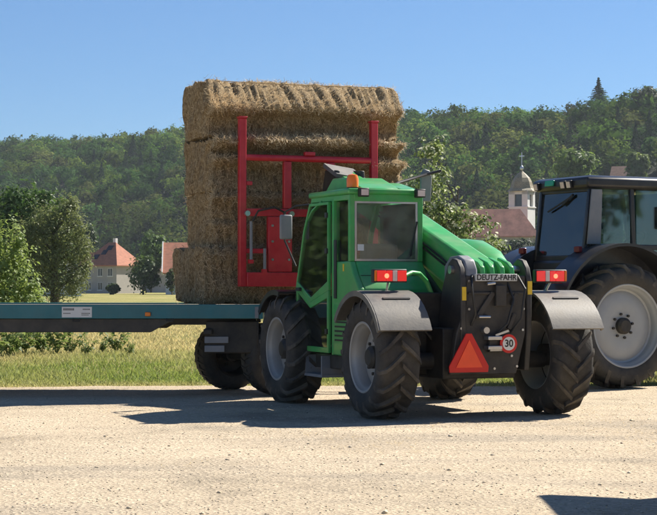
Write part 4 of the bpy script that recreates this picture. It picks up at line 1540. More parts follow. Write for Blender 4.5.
# door
do = [(1.42, .64), (2.43, .64), (2.49, 1.34), (2.23, 2.03), (2.03, 2.33), (1.42, 2.33)]
dr = MB()
up_o = [(1.42, 1.34), (2.0, 1.20), (2.475, 1.40), (2.23, 2.03), (2.03, 2.33), (1.42, 2.33)]
up_i = [(1.455, 1.44), (1.99, 1.255), (2.44, 1.44), (2.205, 2.015), (2.01, 2.30), (1.455, 2.30)]
lo_o = [(1.42, .64), (2.43, .64), (2.475, 1.40), (2.0, 1.199), (1.42, 1.339)]
lo_i = [(1.465, .70), (2.395, .70), (2.43, 1.32), (2.0, 1.135), (1.465, 1.255)]
dx0, dx1 = CX0 - 0.035, CX0 - 0.002
dr.ring(up_o, up_i, 'x', dx0, dx1)
dr.ring(lo_o, lo_i, 'x', dx0, dx1)
door = dr.build('door', GREEN, tel, bevel=0.004)
MB().prism([(p[0], p[1]) for p in up_i], 'x', CX0 - 0.022, CX0 - 0.015).build('upper_pane', GLASS, door)
MB().prism([(p[0], p[1]) for p in lo_i], 'x', CX0 - 0.022, CX0 - 0.015).build('lower_pane', GLASS, door)
MB().bx(CX0 - 0.07, CX0 - 0.036, 2.28, 2.40, 1.33, 1.37).build('handle', INK, door, bevel=0.005)
MB().bx(CX0 - 0.012, CX0 - 0.001, 1.24, 1.31, 1.25, 1.90).build('air_slot', INK, tel)
MB().bx(CX0 - 0.004, CX0 - 0.0005, 1.02, 1.06, 1.55, 1.63).build('side_marker', YEL, tel)
for z in (0.85, 1.75, 2.15):
    MB().bx(CX0 - 0.055, CX0 - 0.036, 1.425, 1.49, z, z + 0.06).build('hinge', INK, door, bevel=0.004)
gv = MB()
for i in range(6):
    gv.bx(CX0 - 0.006, CX0 - 0.0005, 0.86, 1.30, 0.78 + 0.05 * i, 0.80 + 0.05 * i)
gv.build('side_grille', INK, tel)
MB().bx(-0.92, -0.22, 0.7355, 0.739, 1.50, 1.507).build('panel_seam', INK, tel)
for (a_, b_) in ((0.02, 0.04), (0.07, 0.09)):
    MB().tube([(-0.10, -0.2 + a_, 1.45), (-0.11, 0.4, 1.62 + a_), (-0.11, 1.2, 1.90 + a_), (-0.11, 2.2, 2.2 + a_)], 0.012, 6).build('hose', INK, bm_, smooth=True)
# roof
rf = MB().bx(CX0 - 0.03, CX1 + 0.03, 0.83, 2.08, 2.392, 2.455).build('roof', GREEN, tel, bevel=0.02)
MB().prism([(.86, 2.456), (1.35, 2.60), (1.75, 2.61), (2.0, 2.456)], 'x', -0.86, -0.40).build('roof_hatch', GREEN, rf, bevel=0.02)
MB().prism([(.87, 2.456), (1.35, 2.55), (1.75, 2.56), (1.95, 2.456)], 'x', -0.399, -0.18).build('roof_shoulder', GREEN, rf, bevel=0.02)
be = MB().lathe([(0.0, 2.47), (0.065, 2.47), (0.067, 2.56), (0.052, 2.605), (0.0, 2.62)], 'z', (-0.93, 0.95, 0), 18).build('beacon', ORANGE, tel, smooth=True)
MB().lathe([(0.05, 2.44), (0.06, 2.45), (0.06, 2.469)], 'z', (-0.93, 0.95, 0), 14).build('beacon_base', INK, be, smooth=True)
for x in (-0.87, -0.20):
    wl = MB().bx(x - 0.055, x + 0.055, 0.74, 0.82, 2.36, 2.455).build('work_light', INK, tel, bevel=0.01)
    MB().bx(x - 0.042, x + 0.042, 0.734, 0.7395, 2.375, 2.44).build('lens', WLENS, wl)
# interior
se = MB()
se.box((-0.56, 1.35, 1.18), (0.46, 0.46, 0.14))
se.build('seat', SEATF, tel, bevel=0.04)
MB().box((-0.56, 1.12, 1.55), (0.44, 0.12, 0.62), (R(8), 0, 0)).build('backrest', PINK, tel, bevel=0.05)
MB().bx(-0.72, -0.40, 1.20, 1.50, 0.70, 1.10).build('seat_base', DARK, tel)
stw = MB()
pts_ = [(-0.56 + 0.19 * math.cos(a), 1.93 + 0.14 * math.sin(a), 1.55 + 0.10 * math.sin(a)) for a in [2 * math.pi * i / 24 for i in range(25)]]
stw.tube(pts_, 0.014, 6, cap=False)
stw.tube([(-0.56, 1.93, 1.55), (-0.56, 2.2, 1.1)], 0.03, 8)
stw.build('steering_wheel', INK, tel, smooth=True)
MB().box((-0.56, 2.26, 1.02), (0.6, 0.22, 0.5)).build('dashboard', SEATF, tel, bevel=0.04)
MB().bx(CX1 - 0.22, CX1 - 0.06, 1.0, 2.1, 0.72, 1.30).build('side_console', SEATF, tel, bevel=0.03)
# fenders
def arc_sheet(r, th, x0, x1, a0, a1, cy, cz, n=16):
    pr = [(cy + r * math.cos(R(a0 + (a1 - a0) * i / n)), cz + r * math.sin(R(a0 + (a1 - a0) * i / n))) for i in range(n + 1)]
    pi = [(cy + (r - th) * math.cos(R(a0 + (a1 - a0) * i / n)), cz + (r - th) * math.sin(R(a0 + (a1 - a0) * i / n))) for i in range(n + 1)]
    m = MB()
    m.prism(pr + pi[::-1], 'x', x0, x1)
    return m


def fender(x0, x1, cy, a0, a1, mat, strip=True):
    # flat top, then a rounded slope down to the free rear edge
    m = MB()
    n = 14
    r_, th_ = 0.735, 0.025
    for (a, b, rr, t2) in ((x0, x1, r_, th_),):
        o2 = [(cy + rr * math.cos(R(a0 + (a1 - a0) * i / n)), 0.61 + rr * math.sin(R(a0 + (a1 - a0) * i / n))) for i in range(n + 1)]
        i2 = [(cy + (rr - t2) * math.cos(R(a0 + (a1 - a0) * i / n)), 0.61 + (rr - t2) * math.sin(R(a0 + (a1 - a0) * i / n))) for i in range(n + 1)]
        k = n + 1
        vs2 = [(a, *p) for p in o2] + [(b, *p) for p in o2] + [(a, *p) for p in i2] + [(b, *p) for p in i2]
        fs2 = []
        for i in range(n):
            fs2 += [(i, i + 1, k + i + 1, k + i), (2 * k + i, 3 * k + i, 3 * k + i + 1, 2 * k + i + 1), (i, 2 * k + i, 2 * k + i + 1, i + 1), (k + i, k + i + 1, 3 * k + i + 1, 3 * k + i)]
        fs2 += [(0, k, 3 * k, 2 * k), (n, 2 * k + n, 3 * k + n, k + n)]
        m.add(vs2, fs2)
    # turned-down lip on the outer edge
    xo = x0 if x0 < 0 else x1
    sgn = -1 if x0 < 0 else 1
    o3 = [(cy + (r_ - .003) * math.cos(R(a0 + (a1 - a0) * i / n)), 0.61 + (r_ - .003) * math.sin(R(a0 + (a1 - a0) * i / n))) for i in range(n + 1)]
    i3 = [(cy + (r_ - .06) * math.cos(R(a0 + (a1 - a0) * i / n)), 0.61 + (r_ - .06) * math.sin(R(a0 + (a1 - a0) * i / n))) for i in range(n + 1)]
    k = n + 1
    xa, xb = xo, xo + sgn * 0.018
    vs2 = [(xa, *p) for p in o3] + [(xb, *p) for p in o3] + [(xa, *p) for p in i3] + [(xb, *p) for p in i3]
    fs2 = []
    for i in range(n):
        fs2 += [(i, i + 1, k + i + 1, k + i), (2 * k + i, 3 * k + i, 3 * k + i + 1, 2 * k + i + 1), (i, 2 * k + i, 2 * k + i + 1, i + 1), (k + i, k + i + 1, 3 * k + i + 1, 3 * k + i)]
    fs2 += [(0, k, 3 * k, 2 * k), (n, 2 * k + n, 3 * k + n, k + n)]
    m.add(vs2, fs2)
    f = m.build('fender', mat, tel, smooth=True)
    if strip:
        a = R(118)
        MB().box(((x0 + x1) / 2 + 0.02, cy + 0.74 * math.cos(a), 0.61 + 0.74 * math.sin(a)), (0.30, 0.03, 0.012), (a - R(90), 0, 0)).build('fender_strip', INK, f)
        st_ = MB()
        xi = x1 if x0 < 0 else x0
        st_.tube([(xi * 0.55, cy, 0.80), (xi * 0.8, cy + 0.0, 1.0), ((x0 + x1) / 2 * 0.9, cy - 0.02, 1.30)], 0.02, 8)
        st_.build('fender_stay', DARK, f, smooth=True)
    return f


fender(-1.27, -0.70, 0.0, 35, 153, FENDER)
fender(0.68, 1.27, 0.0, 35, 153, FENDER)
fender(-1.22, -0.80, 2.7, 40, 104, NAVY, False)
fender(0.80, 1.22, 2.7, 40, 104, NAVY, False)
# tail lights
for sgn in (-1, 1):
    def bxs(a, b, y0, y1, z0, z1):
        return MB().bx(min(a * sgn, b * sgn), max(a * sgn, b * sgn), y0, y1, z0, z1)
    tl = bxs(0.75, 1.13, -0.13, -0.06, 1.425, 1.565).build('tail_light', INK, tel, bevel=0.01)
    bxs(1.095, 1.12, -0.145, -0.1305, 1.44, 1.55).build('amber_lens', ORANGE, tl, bevel=0.004)
    bxs(0.99, 1.09, -0.145, -0.1305, 1.44, 1.55).build('brake_lens', REDL, tl, bevel=0.004)
    bxs(0.92, 0.985, -0.145, -0.1305, 1.44, 1.55).build('brake_lens', REDL, tl, bevel=0.004)
    MB().lathe([(0.0, -0.152), (0.022, -0.150), (0.026, -0.1455)], 'y', (0.985 * sgn, 0, 1.495), 12).build('bulb', REDLIT, tl, smooth=True)
    bxs(0.865, 0.915, -0.145, -0.1305, 1.44, 1.55).build('reverse_lens', WLENS, tl, bevel=0.004)
    bxs(0.76, 0.86, -0.145, -0.1305, 1.44, 1.55).build('inner_lens', REDL, tl, bevel=0.004)
    br = MB()
    br.tube([(0.95 * sgn, -0.09, 1.43), (0.93 * sgn, 0.0, 1.32)], 0.012, 6)
    br.build('stalk', STEEL, tl, smooth=True)
MB().tube([(-0.74, -0.02, 1.49), (-0.62, 0.05, 1.53), (-0.50, 0.12, 1.52), (-0.40, 0.16, 1.44), (-0.31, 0.18, 1.26), (-0.24, 0.18, 1.18), (-0.18, 0.16, 1.16)], 0.026, 10).build('guard_rail', GREEN, tel, smooth=True)
MB().tube([(0.74, -0.02, 1.49), (0.64, 0.05, 1.50), (0.58, 0.12, 1.42), (0.56, 0.16, 1.26), (0.56, 0.16, 1.1)], 0.026, 10).build('guard_rail', GREEN, tel, smooth=True)
# steps
stp = MB()
stp.bx(-1.06, -0.75, 1.55, 2.15, 0.36, 0.39)
stp.bx(-1.05, -0.75, 1.58, 1.61, 0.39, 0.60)
stp.bx(-1.05, -0.75, 2.09, 2.12, 0.39, 0.60)
stp.build('step', GREYP, tel)
# mirrors
mi = MB().box((-1.13, 2.56, 2.08), (0.15, 0.05, 0.29), (0, 0, R(-8))).build('mirror', GREYP, tel, bevel=0.02)
MB().tube([(-1.0, 2.12, 2.33), (-1.08, 2.35, 2.32), (-1.13, 2.59, 2.26), (-1.13, 2.60, 1.92), (-1.02, 2.52, 1.62)], 0.012, 7).build('mirror_arm', INK, mi, smooth=True)
mi = MB().prism([(0.68, 2.42), (0.82, 2.42), (0.84, 2.72), (0.81, 2.80), (0.74, 2.82), (0.69, 2.76)], 'y', 2.75, 2.79).build('mirror', GREYP, tel, bevel=0.012)
MB().tube([(-0.16, 2.06, 2.40), (0.25, 2.45, 2.62), (0.75, 2.73, 2.75), (0.95, 2.74, 2.80)], 0.018, 7).build('mirror_arm', INK, mi, smooth=True)

# ------------------------------------------------------------------ flatbed trailer
YN, YF = 22.2, 24.55
XE = -0.857
tr = empty('flatbed_trailer', (XE, YN, 0))
setp(tr, 'long flat hay trailer with teal side rail and black chassis beam', 'trailer')
LEN = 8.6
MB().bx(-LEN, 0, 0.045, YF - YN - 0.045, 1.08, 1.14).build('deck', pmat('deck_wood', (0.24, 0.19, 0.13), 0.85, var=0.3, scale=3, stretch=(0.3, 4, 1)), tr)
for (a, b) in ((0.0, 0.04), (YF - YN - 0.04, YF - YN)):
    MB().bx(-LEN, 0, a, b, 0.985, 1.16).build('side_rail', TEAL, tr, bevel=0.006)
for (a, b) in ((0.0, 0.05), (-LEN - 0.05, -LEN)):
    MB().bx(a + 0.002, b - 0.002, 0.0, YF - YN, 0.98, 1.163).build('end_rail', TEAL, tr, bevel=0.006)
bmp = [(-LEN + 0.3, 0.983), (-1.04, 0.983), (-1.34, 0.815), (-LEN + 0.6, 0.815), (-LEN + 0.3, 0.88)]
for (a, b) in ((0.05, 0.12), (YF - YN - 0.12, YF - YN - 0.05)):
    MB().prism(bmp, 'y', a, b).build('chassis_beam', BLACK, tr, bevel=0.006)
cm = MB()
for x in np.arange(-LEN + 0.5, -1.4, 0.9):
    cm.bx(x, x + 0.06, 0.13, YF - YN - 0.13, 0.88, 1.07)
cm.bx(-1.3, -0.05, 0.4, 0.55, 0.9, 1.07)
cm.bx(-1.3, -0.05, YF - YN - 0.55, YF - YN - 0.4, 0.9, 1.07)
cm.build('cross_member', BLACK, tr)
# label on the rail with its small print
k = YN / 1800
lx0, lx1 = px2w(62, YN) - XE, px2w(92, YN) - XE
lb = MB().bx(lx0, lx1, -0.006, -0.002, 1.0, 1.13).build('label_plate', WHITE, tr)
pr_ = MB()
for (a, b, z, t_) in ((0.05, 0.42, 1.10, 0.014), (0.70, 0.95, 1.10, 0.008), (0.05, 0.30, 1.05, 0.006), (0.66, 0.95, 1.05, 0.006), (0.66, 0.90, 1.03, 0.005)):
    n_ = max(3, int((b - a) * 26))
    for i in range(n_):
        u0 = a + (b - a) * i / n_
        u1 = u0 + (b - a) / n_ * 0.62
        pr_.bx(lx0 + (lx1 - lx0) * u0, lx0 + (lx1 - lx0) * u1, -0.0075, -0.0062, z - t_, z + t_)
pr_.build('small_print', INK, lb)
mx_ = px2w(148, YN) - XE
MB().bx(mx_ - 0.035, mx_ + 0.035, -0.03, -0.001, 1.015, 1.065).build('marker_light', ORANGE, tr, bevel=0.008)
for x in np.arange(-LEN + 0.6, -0.3, 1.15):
    hkk = MB()
    hkk.tube([(x - 0.04, -0.002, 0.985), (x - 0.04, -0.03, 0.95), (x + 0.04, -0.03, 0.95), (x + 0.04, -0.002, 0.985)], 0.008, 6)
    hkk.build('lashing_hook', BLACK, tr, smooth=True)
MB().bx(-0.05, -0.006, -0.008, -0.002, 0.99, 1.13).build('rail_end_plate', GREYP, tr)
# front dolly turned in, rear axle far left
tw_ = wheel_proto(0.47, 0.36, 0.27, 30, 0.016, DARK, 0.04, tr, bolts=6, hubr=0.09, lugw=0.022, twist=0.35, lug_mat=RUBBER)
da = R(66)
dcx, dcy = px2w(253, 23.3) - XE, 23.3 - YN
axd = Vector((math.cos(R(-62)), math.sin(R(-62)), 0))
dol = MB()
dol.tube([(dcx - axd.x * 0.8, dcy - axd.y * 0.8, 0.475), (dcx + axd.x * 0.8, dcy + axd.y * 0.8, 0.475)], 0.06, 10)
dol.lathe([(0.45, 0.86), (0.48, 0.86), (0.48, 0.90), (0.45, 0.90)], 'z', (dcx, dcy, 0), 28)
for sgn in (-0.45, 0.45):
    pxy = (dcx + axd.x * sgn, dcy + axd.y * sgn)
    dol.box((pxy[0], pxy[1], 0.68), (0.7, 0.1, 0.34), (0, 0, R(28)))
dol.build('dolly', DARK, tr, bevel=0.008)
for i, sgn in enumerate((0.72, -0.72)):
    w_ = place_wheel(tw_, tr, (dcx + axd.x * sgn, dcy + axd.y * sgn, 0.478), False, i == 0, 0.3 * i, R(118) + (math.pi if i == 1 else 0))
for i, yy in enumerate((0.25, YF - YN - 0.25)):
    place_wheel(tw_, tr, (-LEN + 1.5, yy, 0.478), False, False, 0.2, R(90) + math.pi * i)
MB().tube([(-LEN + 1.5, 0.3, 0.475), (-LEN + 1.5, YF - YN - 0.3, 0.475)], 0.06, 10).build('axle', DARK, tr)
# lamp plate on the dolly frame
lp = MB()
lp.bx(px2w(204, YN) - XE, px2w(228, YN) - XE, 0.10, 0.13, 0.68, 0.76)
lp.bx(px2w(204, YN) - XE, px2w(224, YN) - XE, 0.10, 0.13, 0.57, 0.65)
lp.build('marker_board', GREYP, tr, bevel=0.005)
tk = MB()
tk.bx(px2w(205, YN) - XE, px2w(258, YN) - XE, 0.14, 0.30, 0.55, 0.955)
tk.bx(px2w(203, YN) - XE, px2w(212, YN) - XE, 0.06, 0.2, 0.78, 0.86)
tk.build('bolster', DARK, tr, bevel=0.02)
# drawbar lying towards the right
db = MB()
for s_ in (-0.3, 0.3):
    db.beam((dcx + 0.3, dcy + s_ * 1.4, 0.40), (dcx + 2.6, dcy + 0.25 + s_ * 0.1, 0.16), 0.06, 0.10)
db.beam((dcx + 1.4, dcy - 0.22, 0.29), (dcx + 1.4, dcy + 0.42, 0.29), 0.06, 0.08)
db.tube([(dcx + 2.6, dcy + 0.25, 0.16), (dcx + 2.9, dcy + 0.25, 0.12)], 0.05, 8)
db.build('drawbar', GREYP, tr)

# ------------------------------------------------------------------ dark tractor on the right
ta = R(-62)
tc_ = empty('tractor', (3.48, 24.97, 0), ta)
setp(tc_, 'dark blue-black tractor cut off by the right edge, behind the green loader', 'tractor')
rwp = wheel_proto(0.845, 0.52, 0.545, 19, 0.05, RIMW, 0.10, tc_, bolts=8, hubr=0.11, lugw=0.035, twist=1.0)
place_wheel(rwp, tc_, (-0.86, 0, 0.852), False, True, 0.2)
place_wheel(rwp, tc_, (0.86, 0, 0.852), True, False, 0.6)
fwp = wheel_proto(0.62, 0.42, 0.36, 17, 0.045, RIMW, 0.06, tc_, bolts=8, hubr=0.11)
place_wheel(fwp, tc_, (-0.86, 2.45, 0.628), False, True, 0.2)
place_wheel(fwp, tc_, (0.86, 2.45, 0.628), True, False, 0.6)


def tx(name, args, mat, bev=0.012, par=tc_):
    return MB().bx(*args).build(name, mat, par, bevel=bev)


cs = MB()
cs.bx(-0.30, 0.30, -0.45, 3.1, 0.60, 1.15)
cs.tube([(-0.85, 0, 0.85), (-0.35, 0, 0.85), (0.35, 0, 0.85), (0.85, 0, 0.85)], [0.12, 0.2, 0.2, 0.12], 12)
cs.tube([(-0.85, 2.45, 0.62), (0.85, 2.45, 0.62)], 0.09, 10)
cs.build('chassis', DARK, tc_, bevel=0.015)
lb_ = MB()
lb_.bx(-0.53, 0.53, -0.42, 1.25, 0.95, 1.74)
lb_.build('cab_base', NAVY, tc_, bevel=0.04)
# bonnet
MB().prism([(1.3, 1.1), (3.25, 1.0), (3.35, 1.2), (3.2, 1.6), (2.8, 1.72), (1.3, 1.85)], 'x', -0.42, 0.42).build('bonnet', NAVY, tc_, bevel=0.06, seg=3)
# fenders
for sgn in (-1, 1):
    m = MB()
    n = 18
    o2 = [(1.10 * math.cos(R(22 + 136 * i / n)), 0.86 + 1.10 * math.sin(R(22 + 136 * i / n))) for i in range(n + 1)]
    i2 = [(1.06 * math.cos(R(22 + 136 * i / n)), 0.86 + 1.06 * math.sin(R(22 + 136 * i / n))) for i in range(n + 1)]
    kk = n + 1
    a, b = 0.56 * sgn, 1.08 * sgn
    vs2 = [(a, *p) for p in o2] + [(b, *p) for p in o2] + [(a, *p) for p in i2] + [(b, *p) for p in i2]
    fs2 = []
    for i in range(n):
        fs2 += [(i, i + 1, kk + i + 1, kk + i), (2 * kk + i, 3 * kk + i, 3 * kk + i + 1, 2 * kk + i + 1), (i, 2 * kk + i, 2 * kk + i + 1, i + 1), (kk + i, kk + i + 1, 3 * kk + i + 1, 3 * kk + i)]
    fs2 += [(0, kk, 3 * kk, 2 * kk), (n, 2 * kk + n, 3 * kk + n, kk + n)]
    m.add(vs2, fs2)
    f_ = m.build('fender', NAVY, tc_, smooth=True)
    # inner wall of the fender
    MB().prism(i2 + [(-0.6, 0.95), (0.6, 0.95)][::1], 'x', 0.59 * sgn, 0.63 * sgn).build('fender_wall', NAVY, f_)
    a = R(150)
    MB().bx(min(0.70 * sgn, 0.98 * sgn), max(0.70 * sgn, 0.98 * sgn), -1.06, -0.98, 1.42, 1.53).build('tail_light', REDD, f_, bevel=0.01)
    MB().box((0.66 * sgn, -0.50, 1.88), (0.12, 0.06, 0.08)).build('work_light', REDD, f_, bevel=0.01)
# cab
CYR, CYF = -0.22, 1.25
cf = MB()
for x in (-0.56, 0.56):
    cf.beam((x, CYR - 0.12, 1.74), (x, CYR, 2.74), 0.06, 0.06)
    cf.beam((x, CYF + 0.1, 1.70), (x, CYF - 0.1, 2.74), 0.06, 0.06)
    cf.beam((x, 0.50, 1.74), (x, 0.46, 2.74), 0.07, 0.06)
    cf.beam((x, CYR, 1.92), (x, CYF, 1.92), 0.05, 0.07)
cf.beam((-0.56, CYR - 0.11, 1.76), (0.56, CYR - 0.11, 1.76), 0.06, 0.10)
cf.beam((-0.56, CYR, 2.70), (0.56, CYR, 2.70), 0.06, 0.06)
cf.build('cab_frame', NAVY, tc_, bevel=0.012)
for x in (-0.56, 0.56):
    sx = 1 if x > 0 else -1
    MB().prism([(CYR - 0.10, 1.95), (CYR + 0.13, 1.95), (CYR + 0.16, 2.70), (CYR - 0.02, 2.70)], 'x', x + sx * 0.037, x + sx * 0.06).build('corner_panel', GREYP, tc_, bevel=0.01)
    MB().bx(x - 0.008, x + 0.008, CYR + 0.21, 0.44, 1.96, 2.70).build('side_window', GLASSB, tc_)
    MB().bx(x - 0.008, x + 0.008, 0.55, CYF - 0.08, 1.30, 2.70).build('door_window', GLASSB, tc_)
rg = MB().prism([(CYR - 0.115, 1.81), (CYR - 0.107, 1.81), (CYR + 0.0, 2.67), (CYR - 0.008, 2.67)], 'x', -0.53, 0.53).build('rear_window', GLASSB, tc_)
wz = MB()
wz.beam((0.22, CYR - 0.05, 2.62), (-0.33, CYR - 0.075, 2.42), 0.02, 0.02)
wz.beam((0.22, CYR - 0.04, 2.64), (0.0, CYR - 0.06, 2.50), 0.03, 0.02)
wz.build('wiper', INK, rg)
MB().bx(-0.52, 0.52, CYF - 0.03, CYF - 0.022, 1.75, 2.69).build('windscreen', GLASSB, tc_)
# roof with a sloped rim
ro = MB()
secs = []
for (z, dx, dy) in ((2.71, 0.0, 0.0), (2.73, 0.05, 0.03), (2.85, 0.05, 0.03), (2.885, -0.03, -0.04), (2.90, -0.18, -0.18)):
    secs.append([(-0.60 - dx, CYR - 0.08 - dy, z), (0.60 + dx, CYR - 0.08 - dy, z), (0.60 + dx, 1.45 + dy, z), (-0.60 - dx, 1.45 + dy, z)])
vs2 = [p for s_ in secs for p in s_]
fs2 = [(0, 3, 2, 1), tuple(4 * 4 + i for i in range(4))]
for i in range(4):
    for j in range(4):
        fs2.append((4 * i + j, 4 * i + (j + 1) % 4, 4 * i + 4 + (j + 1) % 4, 4 * i + 4 + j))
ro.add(vs2, fs2)
roof_t = ro.build('roof', NAVY, tc_, bevel=0.03, seg=3)
for x in (-0.52, 0.12, 0.26):
    wl = MB().box((x, CYR - 0.125, 2.775), (0.10, 0.05, 0.11), (R(12), 0, 0)).build('work_light', INK, roof_t, bevel=0.01)
    MB().box((x, CYR - 0.155, 2.77), (0.08, 0.008, 0.085), (R(12), 0, 0)).build('lens', WLENS, wl)
MB().box((-0.22, CYR - 0.125, 2.81), (0.20, 0.03, 0.08), (R(-8), 0, 0)).build('tinted_panel', LGREEN, roof_t, bevel=0.008)
# seat and steering wheel inside
MB().box((0.0, 0.35, 1.85), (0.5, 0.5, 0.14)).build('seat', SEATF, tc_, bevel=0.04)
MB().box((0.0, 0.08, 2.15), (0.46, 0.13, 0.55), (R(6), 0, 0)).build('backrest', SEATF, tc_, bevel=0.05)
stw = MB()
stw.tube([(0.20 * math.cos(a), 0.95 + 0.12 * math.sin(a), 2.02 + 0.13 * math.sin(a)) for a in [2 * math.pi * i / 24 for i in range(25)]], 0.015, 6, cap=False)
stw.tube([(0, 0.95, 2.02), (0, 1.2, 1.6)], 0.035, 8)
stw.build('steering_wheel', INK, tc_, smooth=True)
# three-point linkage at the rear
lk = MB()
for x in (-0.42, 0.42):
    lk.beam((x * 0.7, -0.42, 0.62), (x, -1.15, 0.55), 0.05, 0.10)
    lk.beam((x * 0.9, -0.45, 1.35), (x * 1.0, -0.85, 1.30), 0.06, 0.08)
    lk.tube([(x * 0.98, -0.82, 1.30), (x * 0.98, -0.85, 0.60)], 0.025, 8)
lk.beam((0, -0.45, 1.10), (0, -1.0, 1.05), 0.05, 0.06)
lk.bx(-0.16, 0.16, -0.75, -0.45, 0.45, 0.75)
lk.build('linkage', DARK, tc_, bevel=0.006)
MB().tube([(0.36, 1.42, 1.7), (0.36, 1.42, 2.75), (0.36, 1.36, 2.85)], 0.045, 12).build('exhaust', DARK, tc_, smooth=True)
for sgn in (-1, 1):
    mm = MB().box((sgn * 1.02, 1.30, 2.35), (0.18, 0.05, 0.32)).build('mirror', INK, tc_, bevel=0.02)
    MB().tube([(sgn * 0.68, 1.22, 2.66), (sgn * 0.95, 1.28, 2.62), (sgn * 1.02, 1.32, 2.40)], 0.012, 7).build('mirror_arm', INK, mm)

# ------------------------------------------------------------------ unseen shed added right of the frame so its eave shades the gravel corner
PLANK = pmat('weathered_boards', (0.20, 0.15, 0.11), 0.9, var=0.3, scale=2, stretch=(6, 6, 0.6))
sh = empty('board_shed', (3.4, 7.0, 0))
MB().bx(0.35, 4.6, 0.3, 6.05, -0.05, 2.30).build('wall', PLANK, sh)
m = MB()
m.add(*slab([(-0.05, -0.1, 2.42), (-0.05, 6.45, 2.42), (2.5, 6.45, 3.6), (2.5, -0.1, 3.6)], 0.08))
m.add(*slab([(5.05, -0.1, 2.42), (5.05, 6.45, 2.42), (2.5, 6.45, 3.6), (2.5, -0.1, 3.6)], 0.08))
m.build('roof', ROOFB, sh)
m = MB()
for yy in (0.3, 6.0):
    m.prism([(0.35, 2.30), (4.6, 2.30), (2.5, 3.42)], 'y', yy, yy + 0.05)
m.build('gable', PLANK, sh)
dd = MB().bx(0.30, 0.348, 2.2, 3.4, 0.02, 2.05).build('door', PLANK, sh)
MB().bx(0.26, 0.30, 3.2, 3.28, 1.0, 1.15).build('handle', STEEL, dd)
setp(sh, 'board shed with pitched tile roof beside the yard, shading the gravel corner', 'shed')

# ------------------------------------------------------------------ grass, weeds, pebbles, loose straw
def attr_mat(name, rough):
    m = bpy.data.materials.new(name)
    m.use_nodes = True
    N = m.node_tree.nodes
    at = N.new('ShaderNodeAttribute')
    at.attribute_name = 'tint'
    b_ = N['Principled BSDF']
    b_.inputs['Roughness'].default_value = rough
    b_.inputs['Specular IOR Level'].default_value = 0.3
    m.node_tree.links.new(at.outputs['Color'], b_.inputs['Base Color'])
    return m


def blades(n, x, y, hgt, wid, col, g, name, label):
    h_ = hgt
    a = g.random(n) * 6.28
    lean = 0.2 + 0.9 * g.random(n)
    la = g.random(n) * 6.28
    dx, dy = np.cos(a) * wid, np.sin(a) * wid
    z = np.zeros(n)
    b0 = np.stack([x - dx, y - dy, z], 1)
    b1 = np.stack([x + dx, y + dy, z], 1)
    t_ = np.stack([x + np.cos(la) * lean * h_, y + np.sin(la) * lean * h_, h_], 1)
    V = np.stack([b0, b1, t_], 1).reshape(-1, 3)
    o = np_mesh(name, V, np.arange(3 * n).reshape(n, 3), BLADE, np.repeat(col, 3, axis=0))
    return setp(o, label, 'grass', kind='stuff')


g = np.random.default_rng(99)
n = 190000
Y = 24.4 + (g.random(n) ** 1.7) * 52
X = (-0.26 + 0.52 * g.random(n)) * Y
keep = Y > yard_edge(X) - 0.12 + 0.5 * (g.random(n) ** 3)
Y, X = Y[keep], X[keep]
n = len(Y)
dry = np.clip(0.14 + np.clip((Y - 31) / 10, 0, 1) + 1.6 * (fbm(X * 0.5 + 40, Y * 0.3 + 10, 3) - 0.42), 0, 1)
dry = np.maximum(dry, np.clip(1.0 - (Y - yard_edge(X)) / 1.3, 0, 1) * 0.8)
gr_c = np.array([0.175, 0.235, 0.06])
dr_c = np.array([0.52, 0.445, 0.21])
col = gr_c + (dr_c - gr_c) * (dry * (0.6 + 0.5 * g.random(n)))[:, None]
col *= (0.75 + 0.5 * g.random((n, 1)))
hg = (0.02 + 0.06 * g.random(n) ** 1.5) * (0.55 + 0.9 * fbm(X * 0.8 + 20, Y * 0.8, 3)) * np.clip(0.35 + (Y - yard_edge(X)) / 2.0, 0.35, 1.4)
blades(n, X, Y, hg, 0.004 + Y * 0.00022, col, g, 'grass', 'rough grass, green at the yard edge and dry behind')


def weed(px, Y, h_, seed, label):
    g = np.random.default_rng(seed)
    r_ = empty('weed_plant', (px2w(px, Y), Y, 0))
    st = MB()
    Ps, Ns = [], []
    for k in range(9):
        a = g.random() * 6.28
        q = (0.15 + 0.55 * g.random()) * h_
        hh = h_ * (0.35 + 0.7 * g.random())
        pa = [(0, 0, 0), (q * 0.4 * math.cos(a), q * 0.4 * math.sin(a), hh * 0.5), (q * math.cos(a), q * math.sin(a), hh)]
        st.tube(pa, [0.008, 0.006, 0.002], 5)
        for j in range(18):
            t = 0.2 + 0.8 * g.random()
            p = np.array(pa[1]) * (1 - abs(2 * t - 1)) if t < 0.5 else np.array(pa[1]) + (np.array(pa[2]) - np.array(pa[1])) * (2 * t - 1)
            if t < 0.5:
                p = np.array(pa[1]) * 2 * t
            b_ = g.random() * 6.28
            o_ = np.array([math.cos(b_), math.sin(b_), 0.25]) * 0.09 * h_ / 0.6 * (1.2 - t * 0.6)
            Ps.append(p + o_)
            Ns.append(np.array([0.3 * math.cos(b_), 0.3 * math.sin(b_), 1.0]) + 0.5 * g.normal(size=3))
    Ps, Ns = np.array(Ps), np.array(Ns)
    V, F = leaf_quads(Ps, 0.062 * h_ / 0.6 * (0.6 + 0.7 * g.random(len(Ps))), Ns, 0.45, g)
    cc = np.array([0.09, 0.14, 0.035]) + g.random((len(Ps), 1)) * np.array([0.09, 0.10, 0.045])
    np_mesh('leaves', V, F, LEAF, np.repeat(cc, 4, axis=0), r_)
    st.build('stem', BLADE and pmat('weed_stem', (0.10, 0.13, 0.04), 0.8), r_)
    setp(r_, label, 'weed', 'tall weeds in the meadow')


